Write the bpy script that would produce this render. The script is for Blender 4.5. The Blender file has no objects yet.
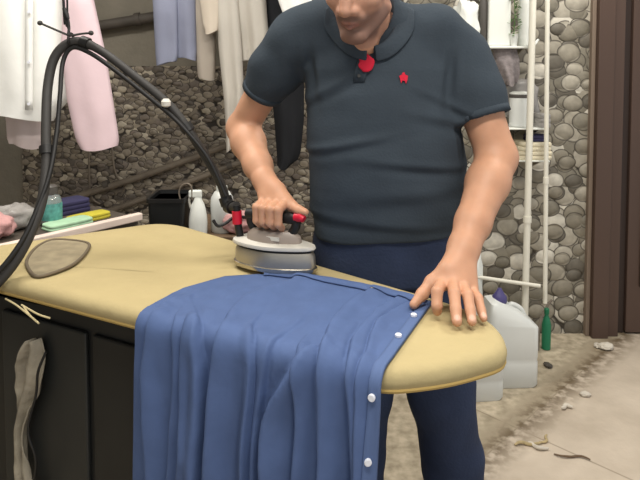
import bpy, bmesh, math, random
import numpy as np
from mathutils import Vector, Matrix, noise
from mathutils.bvhtree import BVHTree
random.seed(7)
SC = bpy.context.scene
COL = SC.collection
PI = math.pi

# ------------------------------------------------------------------ camera
F = 614.0
PITCH = math.radians(3.0)
HOR = 62.0
PPY = HOR + F * math.tan(PITCH)
CAM = Vector((0, 0, 1.40))
cd = bpy.data.cameras.new('camera'); cam = bpy.data.objects.new('camera', cd); COL.objects.link(cam)
cam.location = CAM
cam.rotation_euler = (PI / 2 - PITCH, 0, 0)
cd.sensor_width = 36; cd.lens = 36 * F / 640
cd.shift_y = (PPY - 240) / 640
cd.clip_start = 0.05
SC.camera = cam

def ray(px, py):
    dx = (px - 320) / F; dy = (PPY - py) / F
    return Vector((dx, math.cos(PITCH) + dy * math.sin(PITCH), -math.sin(PITCH) + dy * math.cos(PITCH)))
def PY(px, py, Y):
    r = ray(px, py); return CAM + r * (Y / r.y)
def PZ(px, py, Z):
    r = ray(px, py); return CAM + r * ((Z - CAM.z) / r.z)

# ------------------------------------------------------------------ materials
def lin(c):
    return tuple(((v / 255) / 12.92 if v / 255 <= .04045 else ((v / 255 + .055) / 1.055) ** 2.4) for v in c)
def mat(name, rgb, rough=.7, metal=0, var=.0, vscale=8, bump=0, bscale=60, spec=.4, trans=0, sheen=0, stretch=None, coat=0):
    m = bpy.data.materials.new(name); m.use_nodes = True
    nt = m.node_tree; b = nt.nodes['Principled BSDF']
    c = lin(rgb)
    b.inputs['Base Color'].default_value = (*c, 1)
    b.inputs['Roughness'].default_value = rough
    b.inputs['Metallic'].default_value = metal
    b.inputs['Specular IOR Level'].default_value = spec
    if trans: b.inputs['Transmission Weight'].default_value = trans
    if sheen: b.inputs['Sheen Weight'].default_value = sheen
    if coat: b.inputs['Coat Weight'].default_value = coat
    tc = nt.nodes.new('ShaderNodeTexCoord'); vec = tc.outputs['Object']
    if stretch:
        mp = nt.nodes.new('ShaderNodeMapping'); mp.inputs['Scale'].default_value = stretch
        nt.links.new(vec, mp.inputs['Vector']); vec = mp.outputs['Vector']
    if var:
        n = nt.nodes.new('ShaderNodeTexNoise'); n.inputs['Scale'].default_value = vscale; n.inputs['Detail'].default_value = 5
        nt.links.new(vec, n.inputs['Vector'])
        r = nt.nodes.new('ShaderNodeMapRange'); r.inputs['From Min'].default_value = .3; r.inputs['From Max'].default_value = .7
        r.inputs['To Min'].default_value = 1 - var; r.inputs['To Max'].default_value = 1 + var
        nt.links.new(n.outputs['Fac'], r.inputs['Value'])
        mx = nt.nodes.new('ShaderNodeVectorMath'); mx.operation = 'SCALE'; mx.inputs[0].default_value = c
        nt.links.new(r.outputs['Result'], mx.inputs['Scale'])
        nt.links.new(mx.outputs['Vector'], b.inputs['Base Color'])
    if bump:
        n2 = nt.nodes.new('ShaderNodeTexNoise'); n2.inputs['Scale'].default_value = bscale; n2.inputs['Detail'].default_value = 4
        nt.links.new(vec, n2.inputs['Vector'])
        bp = nt.nodes.new('ShaderNodeBump'); bp.inputs['Strength'].default_value = bump; bp.inputs['Distance'].default_value = .01
        nt.links.new(n2.outputs['Fac'], bp.inputs['Height']); nt.links.new(bp.outputs['Normal'], b.inputs['Normal'])
    return m

def stone_mat(name, layers, cols, base=(86, 78, 68), warp=.25, rim=.12):
    """overlapping flat pebbles: layers = (scale, seed, radius, stretch, angle), drawn from the bottom layer to the top one"""
    m = bpy.data.materials.new(name); m.use_nodes = True
    nt = m.node_tree; L = nt.links; b = nt.nodes['Principled BSDF']; b.inputs['Roughness'].default_value = .6
    N = nt.nodes.new
    tc = N('ShaderNodeTexCoord'); sp = N('ShaderNodeSeparateXYZ'); L.new(tc.outputs['Object'], sp.inputs[0])
    cb = N('ShaderNodeCombineXYZ'); xy = N('ShaderNodeMath'); xy.operation = 'ADD'; L.new(sp.outputs['X'], xy.inputs[0]); L.new(sp.outputs['Y'], xy.inputs[1]); L.new(xy.outputs[0], cb.inputs['X']); L.new(sp.outputs['Z'], cb.inputs['Y'])
    def math_(op, a, c):
        q = N('ShaderNodeMath'); q.operation = op
        for k, v in enumerate((a, c)):
            if hasattr(v, 'is_linked'): L.new(v, q.inputs[k])
            else: q.inputs[k].default_value = v
        return q.outputs[0]
    color = None; height = None
    n2 = N('ShaderNodeTexNoise'); n2.inputs['Scale'].default_value = layers[0][0] * 3; n2.inputs['Detail'].default_value = 5; L.new(cb.outputs[0], n2.inputs['Vector'])
    mr = N('ShaderNodeMapRange'); mr.inputs['From Min'].default_value = .3; mr.inputs['From Max'].default_value = .7
    mr.inputs['To Min'].default_value = .84; mr.inputs['To Max'].default_value = 1.14; L.new(n2.outputs['Fac'], mr.inputs['Value'])
    for sc, seed, rad, st, ang in layers:
        nz = N('ShaderNodeTexNoise'); nz.inputs['Scale'].default_value = sc * .9; L.new(cb.outputs[0], nz.inputs['Vector'])
        w_ = N('ShaderNodeVectorMath'); w_.operation = 'SCALE'; w_.inputs['Scale'].default_value = warp / sc; L.new(nz.outputs['Color'], w_.inputs[0])
        ad = N('ShaderNodeVectorMath'); ad.operation = 'ADD'; L.new(cb.outputs[0], ad.inputs[0]); L.new(w_.outputs[0], ad.inputs[1])
        mp = N('ShaderNodeMapping'); mp.inputs['Location'].default_value = (seed, seed * 1.7, 0); mp.inputs['Rotation'].default_value = (0, 0, ang); mp.inputs['Scale'].default_value = (1, st, 1)
        L.new(ad.outputs[0], mp.inputs['Vector'])
        v = N('ShaderNodeTexVoronoi'); v.voronoi_dimensions = '2D'; v.inputs['Scale'].default_value = sc; v.inputs['Randomness'].default_value = .8; L.new(mp.outputs[0], v.inputs['Vector'])
        sx = N('ShaderNodeSeparateColor'); L.new(v.outputs['Color'], sx.inputs['Color'])
        rr = math_('MULTIPLY', math_('ADD', math_('MULTIPLY', sx.outputs['Green'], .4), .75), rad)      # radius differs from pebble to pebble
        q = math_('DIVIDE', v.outputs['Distance'], rr)
        mk = N('ShaderNodeMapRange'); mk.inputs['From Min'].default_value = 1.0; mk.inputs['From Max'].default_value = .97; L.new(q, mk.inputs['Value'])
        ed = N('ShaderNodeMapRange'); ed.inputs['From Min'].default_value = 1 - rim * .2; ed.inputs['From Max'].default_value = 1 - rim; L.new(q, ed.inputs['Value'])
        ramp = N('ShaderNodeValToRGB'); e = ramp.color_ramp.elements; ramp.color_ramp.interpolation = 'CONSTANT'
        for i, (p, c) in enumerate(cols):
            el = e[i] if i < 2 else e.new(p)
            el.position = p; el.color = (*lin(c), 1)
        L.new(sx.outputs['Red'], ramp.inputs['Fac'])
        mu = N('ShaderNodeVectorMath'); mu.operation = 'SCALE'; L.new(ramp.outputs['Color'], mu.inputs[0]); L.new(mr.outputs['Result'], mu.inputs['Scale'])
        gp = N('ShaderNodeMix'); gp.data_type = 'RGBA'; gp.inputs['A'].default_value = (*lin(base), 1); L.new(ed.outputs['Result'], gp.inputs['Factor']); L.new(mu.outputs[0], gp.inputs['B'])
        hh = math_('SQRT', math_('MAXIMUM', math_('SUBTRACT', 1.0, math_('MULTIPLY', q, q)), 0.0), 0.0)
        mx = N('ShaderNodeMix'); mx.data_type = 'RGBA'; L.new(mk.outputs['Result'], mx.inputs['Factor']); L.new(gp.outputs['Result'], mx.inputs['B'])
        if color is None: mx.inputs['A'].default_value = (*lin(base), 1); height = hh
        else:
            L.new(color, mx.inputs['A'])
            height = math_('MAXIMUM', math_('MULTIPLY', height, .8), hh)
        color = mx.outputs['Result']
    L.new(color, b.inputs['Base Color'])
    bp = N('ShaderNodeBump'); bp.inputs['Strength'].default_value = .8; bp.inputs['Distance'].default_value = .3 / layers[0][0]
    L.new(height, bp.inputs['Height']); L.new(bp.outputs['Normal'], b.inputs['Normal'])
    return m

M = {}
M['plaster'] = mat('plaster', (132, 126, 114), .9, var=.15, vscale=4, bump=.3, bscale=40)
M['ceiling'] = mat('ceiling_paint', (200, 198, 190), .9, var=.05)
M['stoneL'] = stone_mat('small_pebble_cladding', [(16.5, 0, .72, 1.3, .5), (15, 4.4, .48, 1.5, -.6), (13.5, 9.1, .38, 1.6, .2)], [(0, (120, 110, 100)), (.2, (142, 132, 118)), (.4, (98, 90, 82)), (.55, (158, 148, 132)), (.72, (128, 118, 104)), (.9, (184, 174, 156))], (52, 46, 41), .6, .24)
M['stoneR'] = stone_mat('round_pebble_cladding', [(10, 5.3, .85, 1.05, .4), (9.5, 3.3, .6, 1.1, .4), (8.6, 7.1, .5, 1.2, 1.2), (7.6, 1.9, .42, 1.25, -.5)], [(0, (128, 122, 108)), (.2, (154, 147, 132)), (.4, (104, 98, 87)), (.58, (170, 163, 148)), (.72, (136, 129, 114)), (.88, (204, 198, 184))], (58, 52, 44), .15, .18)
M['door'] = mat('dark_brown_metal', (82, 64, 55), .5, var=.1, vscale=3, stretch=(1, 1, .1))
M['door_dark'] = mat('darker_brown_metal', (54, 42, 37), .55)
M['frame_edge'] = mat('frame_edge', (128, 112, 98), .6)
M['cover'] = mat('yellow_cotton_cover', (180, 164, 122), .9, var=.07, vscale=5, bump=.25, bscale=35, spec=.2)
M['cover_hem'] = mat('cover_hem', (176, 150, 92), .9, spec=.2)
M['plate'] = mat('dark_table_plate', (40, 36, 32), .6)
M['black'] = mat('black_painted_metal', (25, 26, 26), .5, var=.25, vscale=6)
M['black2'] = mat('charcoal_panel', (36, 38, 38), .45, var=.15, vscale=5)
M['rubber'] = mat('grey_black_rubber', (52, 50, 48), .6, bump=.1, bscale=90)
M['rubber_dark'] = mat('black_rubber', (26, 25, 25), .5)
M['chrome'] = mat('scratched_chrome', (190, 184, 172), .25, .95, var=.12, vscale=15)
M['alu'] = mat('brushed_aluminium', (176, 170, 158), .38, .8, var=.1)
M['iron_white'] = mat('off_white_plate', (206, 202, 192), .45)
M['iron_grey'] = mat('grey_plastic', (148, 136, 126), .4)
M['red'] = mat('red_plastic', (200, 24, 52), .4)
M['redcloth'] = mat('red_cotton', (196, 22, 52), .8)
M['silicone'] = mat('grey_silicone', (150, 138, 112), .7, var=.18, vscale=30)
M['silicone_rim'] = mat('grey_silicone_rim', (110, 98, 80), .7)
M['denim'] = mat('navy_trouser_cloth', (46, 56, 80), .85, var=.18, vscale=9, bump=.2, bscale=120, spec=.2)
M['polo'] = mat('dark_slate_pique', (57, 65, 73), .9, var=.06, vscale=12, bump=.15, bscale=160, spec=.15)
M['polo_rib'] = mat('slate_rib_knit', (59, 67, 75), .9, bump=.2, bscale=160, spec=.15)
M['shirt'] = mat('blue_cotton', (80, 99, 140), .75, var=.06, vscale=20, bump=.12, bscale=45, spec=.2)
M['placket'] = mat('blue_placket', (86, 105, 145), .75, spec=.2)
M['button'] = mat('white_button', (226, 228, 236), .3)
M['white_cloth'] = mat('white_cotton', (240, 240, 236), .85, var=.03, bump=.15, bscale=20, spec=.2)
M['pinkwhite'] = mat('pale_pink_white_cotton', (222, 206, 204), .85, bump=.15, bscale=20, spec=.2)
M['pink'] = mat('pale_pink_cotton', (216, 192, 198), .85, var=.03, bump=.15, bscale=20, spec=.2)
M['lavender'] = mat('lavender_cotton', (142, 146, 166), .85, var=.04, bump=.15, bscale=20, spec=.2)
M['beige'] = mat('beige_cotton', (172, 162, 150), .85, bump=.15, bscale=20, spec=.2)
M['cream'] = mat('cream_cotton', (202, 190, 174), .85, bump=.15, bscale=20, spec=.2)
M['greywhite'] = mat('grey_white_cotton', (188, 182, 172), .85, bump=.15, bscale=20, spec=.2)
M['black_cloth'] = mat('black_cloth', (34, 35, 38), .9, spec=.15)
M['steel_pipe'] = mat('old_steel_pipe', (122, 112, 100), .55, .2, var=.25, vscale=10, bump=.2)
M['dark_pipe'] = mat('dark_pipe', (84, 78, 72), .6, var=.2, vscale=10)
M['white_pipe'] = mat('white_plastic_pipe', (226, 222, 208), .4)
M['hdpe'] = mat('cloudy_white_plastic', (214, 216, 212), .4, var=.04, vscale=6, spec=.5)
M['white_plastic'] = mat('white_plastic', (228, 230, 224), .4)
M['purple'] = mat('purple_plastic', (78, 72, 122), .45)
M['green'] = mat('green_plastic', (34, 118, 84), .45)
M['leaf'] = mat('green_leaf', (92, 122, 70), .6, var=.2, vscale=30)
M['wood_white'] = mat('pale_painted_wood', (226, 208, 196), .6, var=.06, vscale=10)
M['tabletop'] = mat('dark_worn_top', (82, 74, 66), .7, var=.25, vscale=8)
M['wood'] = mat('worn_brown_wood', (104, 84, 64), .7, var=.2, vscale=8, stretch=(1, 6, 6))
M['clear'] = mat('clear_plastic', (225, 230, 228), .12, trans=.75, spec=.5)
M['teal'] = mat('teal_label', (92, 158, 152), .5, var=.3, vscale=60)
M['cap_grey'] = mat('dark_grey_cap', (84, 80, 76), .5)
M['greybag'] = mat('grey_plastic_film', (150, 146, 142), .35, var=.12, vscale=20, bump=.3, bscale=30)
M['pinkcloth'] = mat('dusty_pink_cloth', (196, 150, 148), .85, var=.1, vscale=20, bump=.3)
M['greencloth'] = mat('mint_green_cloth', (170, 206, 172), .85, var=.1, vscale=20)
M['yellowcloth'] = mat('yellow_cloth', (196, 184, 60), .85, var=.1, vscale=20)
M['bluecloth'] = mat('dark_blue_cloth', (56, 54, 86), .85, var=.1, vscale=20)
M['knit'] = mat('grey_knit', (138, 130, 130), .9, var=.25, vscale=40, bump=.5, bscale=50)
M['towel'] = mat('cream_towelling', (220, 210, 184), .95, var=.08, vscale=40, bump=.4, bscale=120)
M['rag'] = mat('dirty_grey_rag', (156, 148, 132), .95, var=.3, vscale=14, bump=.5, bscale=40)
M['straw'] = mat('dry_straw', (178, 160, 120), .8, var=.2, vscale=60)
M['chip'] = mat('plaster_chip', (206, 198, 184), .9, var=.1)
M['string'] = mat('pale_string', (190, 176, 136), .9)
M['hair'] = mat('dark_grey_hair', (50, 46, 43), .7, bump=.5, bscale=200)
M['shoe'] = mat('black_leather', (28, 26, 25), .4)
M['lid'] = mat('eyelid_skin', (170, 126, 106), .5)
M['eye'] = mat('eye_white', (220, 215, 208), .2)
M['lamp_metal'] = mat('white_lamp_metal', (220, 220, 216), .5)
em = bpy.data.materials.new('lamp_tube'); em.use_nodes = True
eb = em.node_tree.nodes['Principled BSDF']; eb.inputs['Emission Color'].default_value = (1, .97, .9, 1); eb.inputs['Emission Strength'].default_value = 6
M['tube'] = em

def floor_material():
    m = bpy.data.materials.new('worn_floor'); m.use_nodes = True
    nt = m.node_tree; L = nt.links; N = nt.nodes.new; b = nt.nodes['Principled BSDF']; b.inputs['Roughness'].default_value = .65
    tc = N('ShaderNodeTexCoord')
    mp = N('ShaderNodeMapping'); mp.vector_type = 'TEXTURE'; mp.inputs['Location'].default_value = (.754, 2.281, 0); mp.inputs['Rotation'].default_value = (0, 0, PI / 4)
    L.new(tc.outputs['Object'], mp.inputs['Vector'])
    nz = N('ShaderNodeTexNoise'); nz.inputs['Scale'].default_value = 5; nz.inputs['Detail'].default_value = 8; L.new(tc.outputs['Object'], nz.inputs['Vector'])
    n3 = N('ShaderNodeTexNoise'); n3.inputs['Scale'].default_value = 22; n3.inputs['Detail'].default_value = 6; L.new(tc.outputs['Object'], n3.inputs['Vector'])
    s = N('ShaderNodeSeparateXYZ'); L.new(mp.outputs['Vector'], s.inputs[0])
    # side: v<0 is the smooth tile, v>0 rough concrete
    side = N('ShaderNodeMapRange'); side.inputs['From Min'].default_value = -.015; side.inputs['From Max'].default_value = .015; L.new(s.outputs['Y'], side.inputs['Value'])
    tile = N('ShaderNodeValToRGB'); te = tile.color_ramp.elements
    te[0].position = .3; te[0].color = (*lin((180, 166, 148)), 1); te[1].position = .7; te[1].color = (*lin((206, 192, 174)), 1); L.new(nz.outputs['Fac'], tile.inputs['Fac'])
    con = N('ShaderNodeValToRGB'); ce = con.color_ramp.elements
    ce[0].position = .32; ce[0].color = (*lin((150, 138, 116)), 1); ce[1].position = .66; ce[1].color = (*lin((200, 186, 162)), 1); L.new(n3.outputs['Fac'], con.inputs['Fac'])
    mx = N('ShaderNodeMix'); mx.data_type = 'RGBA'; L.new(side.outputs['Result'], mx.inputs['Factor']); L.new(tile.outputs['Color'], mx.inputs['A']); L.new(con.outputs['Color'], mx.inputs['B'])
    # joints of the tiles every 0.6 m
    def joint(out, period, width):
        d = N('ShaderNodeMath'); d.operation = 'PINGPONG'; d.inputs[1].default_value = period / 2; L.new(out, d.inputs[0])
        r = N('ShaderNodeMapRange'); r.inputs['From Min'].default_value = 0; r.inputs['From Max'].default_value = width
        r.inputs['To Min'].default_value = 1; r.inputs['To Max'].default_value = 0; L.new(d.outputs[0], r.inputs['Value']); return r.outputs['Result']
    j = N('ShaderNodeMath'); j.operation = 'MAXIMUM'; L.new(joint(s.outputs['X'], 1.2, .006), j.inputs[0]); L.new(joint(s.outputs['Y'], 1.2, .006), j.inputs[1])
    # dirt along the slab edge
    ab = N('ShaderNodeMath'); ab.operation = 'ABSOLUTE'; L.new(s.outputs['Y'], ab.inputs[0])
    dr = N('ShaderNodeMapRange'); dr.inputs['From Min'].default_value = 0; dr.inputs['From Max'].default_value = .11; dr.inputs['To Min'].default_value = 1.0; dr.inputs['To Max'].default_value = 0
    L.new(ab.outputs[0], dr.inputs['Value'])
    nm = N('ShaderNodeMapRange'); nm.inputs['From Min'].default_value = .36; nm.inputs['From Max'].default_value = .56; L.new(n3.outputs['Fac'], nm.inputs['Value'])
    dm = N('ShaderNodeMath'); dm.operation = 'MULTIPLY'; L.new(dr.outputs['Result'], dm.inputs[0]); L.new(nm.outputs['Result'], dm.inputs[1])
    mx2 = N('ShaderNodeMath'); mx2.operation = 'MULTIPLY'; mx2.inputs[1].default_value = .6; L.new(j.outputs[0], mx2.inputs[0])
    tot = N('ShaderNodeMath'); tot.operation = 'MAXIMUM'; L.new(mx2.outputs[0], tot.inputs[0]); L.new(dm.outputs[0], tot.inputs[1])
    fin = N('ShaderNodeMix'); fin.data_type = 'RGBA'; L.new(tot.outputs[0], fin.inputs['Factor']); L.new(mx.outputs['Result'], fin.inputs['A'])
    fin.inputs['B'].default_value = (*lin((104, 88, 66)), 1)
    L.new(fin.outputs['Result'], b.inputs['Base Color'])
    bp = N('ShaderNodeBump'); bp.inputs['Strength'].default_value = .4; bp.inputs['Distance'].default_value = .01; L.new(n3.outputs['Fac'], bp.inputs['Height']); L.new(bp.outputs['Normal'], b.inputs['Normal'])
    return m
M['floor'] = floor_material()

def skin_material():
    m = bpy.data.materials.new('skin'); m.use_nodes = True
    nt = m.node_tree; b = nt.nodes['Principled BSDF']; L = nt.links
    a = nt.nodes.new('ShaderNodeVertexColor'); a.layer_name = 'Col'
    n = nt.nodes.new('ShaderNodeTexNoise'); n.inputs['Scale'].default_value = 40; n.inputs['Detail'].default_value = 4
    tc = nt.nodes.new('ShaderNodeTexCoord'); L.new(tc.outputs['Object'], n.inputs['Vector'])
    r = nt.nodes.new('ShaderNodeMapRange'); r.inputs['To Min'].default_value = .9; r.inputs['To Max'].default_value = 1.1; L.new(n.outputs['Fac'], r.inputs['Value'])
    s = nt.nodes.new('ShaderNodeVectorMath'); s.operation = 'SCALE'; L.new(a.outputs['Color'], s.inputs[0]); L.new(r.outputs['Result'], s.inputs['Scale'])
    L.new(s.outputs['Vector'], b.inputs['Base Color'])
    b.inputs['Roughness'].default_value = .5; b.inputs['Specular IOR Level'].default_value = .35
    b.inputs['Subsurface Weight'].default_value = .12; b.inputs['Subsurface Radius'].default_value = (.012, .005, .003); b.inputs['Subsurface Scale'].default_value = .5
    return m
M['skin'] = skin_material()

# ------------------------------------------------------------------ object helpers
def tag(o, label=None, cat=None, group=None, kind=None):
    if label: o['label'] = label
    if cat: o['category'] = cat
    if group: o['group'] = group
    if kind: o['kind'] = kind
    return o
def empty(name, loc, label, cat, group=None):
    o = bpy.data.objects.new(name, None); COL.objects.link(o); o.location = loc; o.empty_display_size = .05
    return tag(o, label, cat, group)
def root_of(o):
    v = Vector((0, 0, 0))
    while o is not None: v += o.location; o = o.parent
    return v
def link(name, me, m, parent=None):
    o = bpy.data.objects.new(name, me); COL.objects.link(o)
    if m: me.materials.append(m)
    if parent is not None:
        o.parent = parent
        if parent.type == 'EMPTY': o.matrix_parent_inverse = Matrix.Translation(-parent.location)
    return o
class MB:
    def __init__(s): s.v = []; s.f = []
    def add(s, vs, fs):
        b = len(s.v); s.v += [tuple(p) for p in vs]; s.f += [tuple(i + b for i in f) for f in fs]; return s
    def box(s, lo, hi, mx=None):
        x0, y0, z0 = lo; x1, y1, z1 = hi
        vs = [Vector(p) for p in ((x0, y0, z0), (x1, y0, z0), (x1, y1, z0), (x0, y1, z0), (x0, y0, z1), (x1, y0, z1), (x1, y1, z1), (x0, y1, z1))]
        if mx is not None: vs = [mx @ p for p in vs]
        return s.add(vs, [(0, 3, 2, 1), (4, 5, 6, 7), (0, 1, 5, 4), (1, 2, 6, 5), (2, 3, 7, 6), (3, 0, 4, 7)])
    def tube(s, pts, r, n=12, cap=True):
        pts = [Vector(p) for p in pts]; m = len(pts)
        rs = r if isinstance(r, (list, tuple)) else [r] * m
        T = []
        for i in range(m):
            a = pts[max(0, i - 1)]; b = pts[min(m - 1, i + 1)]; T.append((b - a).normalized())
        ref = Vector((0, 0, 1)) if abs(T[0].z) < .9 else Vector((1, 0, 0))
        u = T[0].cross(ref).normalized(); vs = []
        for i in range(m):
            u = (u - T[i] * u.dot(T[i])).normalized(); w = T[i].cross(u)
            for k in range(n):
                a = 2 * PI * k / n; vs.append(pts[i] + (u * math.cos(a) + w * math.sin(a)) * rs[i])
        fs = [(i * n + k, i * n + (k + 1) % n, (i + 1) * n + (k + 1) % n, (i + 1) * n + k) for i in range(m - 1) for k in range(n)]
        if cap: fs += [tuple(reversed(range(n))), tuple((m - 1) * n + k for k in range(n))]
        return s.add(vs, fs)
    def lathe(s, c, prof, n=24, sx=1, sy=1, rot=0):
        c = Vector(c); vs = []
        for r, z in prof:
            for k in range(n):
                a = 2 * PI * k / n; x = r * sx * math.cos(a); y = r * sy * math.sin(a)
                vs.append(c + Vector((x * math.cos(rot) - y * math.sin(rot), x * math.sin(rot) + y * math.cos(rot), z)))
        m = len(prof)
        fs = [(i * n + k, i * n + (k + 1) % n, (i + 1) * n + (k + 1) % n, (i + 1) * n + k) for i in range(m - 1) for k in range(n)]
        fs += [tuple(reversed(range(n))), tuple((m - 1) * n + k for k in range(n))]
        return s.add(vs, fs)
    def loft(s, rings, cap=True):
        n = len(rings[0]); m = len(rings); vs = [p for r in rings for p in r]
        fs = [(i * n + k, i * n + (k + 1) % n, (i + 1) * n + (k + 1) % n, (i + 1) * n + k) for i in range(m - 1) for k in range(n)]
        if cap: fs += [tuple(reversed(range(n))), tuple((m - 1) * n + k for k in range(n))]
        return s.add(vs, fs)
    def grid(s, rows):
        m = len(rows); n = len(rows[0])
        return s.add([p for r in rows for p in r], [(i * n + k, i * n + k + 1, (i + 1) * n + k + 1, (i + 1) * n + k) for i in range(m - 1) for k in range(n - 1)])
    def build(s, name, m, parent=None, smooth=40, bevel=0, solid=0, sub=0):
        me = bpy.data.meshes.new(name); me.from_pydata(s.v, [], s.f); me.validate()
        bm = bmesh.new(); bm.from_mesh(me)
        if not solid: bmesh.ops.recalc_face_normals(bm, faces=bm.faces)
        bm.to_mesh(me); bm.free()
        if smooth:
            for p in me.polygons: p.use_smooth = True
            if smooth < 180: me.set_sharp_from_angle(angle=math.radians(smooth))
        o = link(name, me, m, parent)
        if solid:
            md = o.modifiers.new('s', 'SOLIDIFY'); md.thickness = solid; md.offset = 0
        if bevel:
            md = o.modifiers.new('b', 'BEVEL'); md.width = bevel; md.segments = 3; md.limit_method = 'ANGLE'
        if sub:
            md = o.modifiers.new('u', 'SUBSURF'); md.levels = sub; md.render_levels = sub
        return o
def struct(o): return tag(o, kind='structure')
def spline(pts, n=8):
    pts = [Vector(p) for p in pts]; out = []
    for i in range(len(pts) - 1):
        p0 = pts[max(0, i - 1)]; p1 = pts[i]; p2 = pts[i + 1]; p3 = pts[min(len(pts) - 1, i + 2)]
        for k in range(n):
            t = k / n
            out.append(.5 * ((2 * p1) + (p2 - p0) * t + (2 * p0 - 5 * p1 + 4 * p2 - p3) * t * t + (3 * p1 - p0 - 3 * p2 + p3) * t ** 3))
    out.append(pts[-1]); return out
def interp(tab, x):
    if x <= tab[0][0]: return tab[0][1:]
    for a, b in zip(tab, tab[1:]):
        if x <= b[0]:
            t = (x - a[0]) / (b[0] - a[0]); t2 = t
            return tuple(p + (q - p) * t2 for p, q in zip(a[1:], b[1:]))
    return tab[-1][1:]

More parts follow.
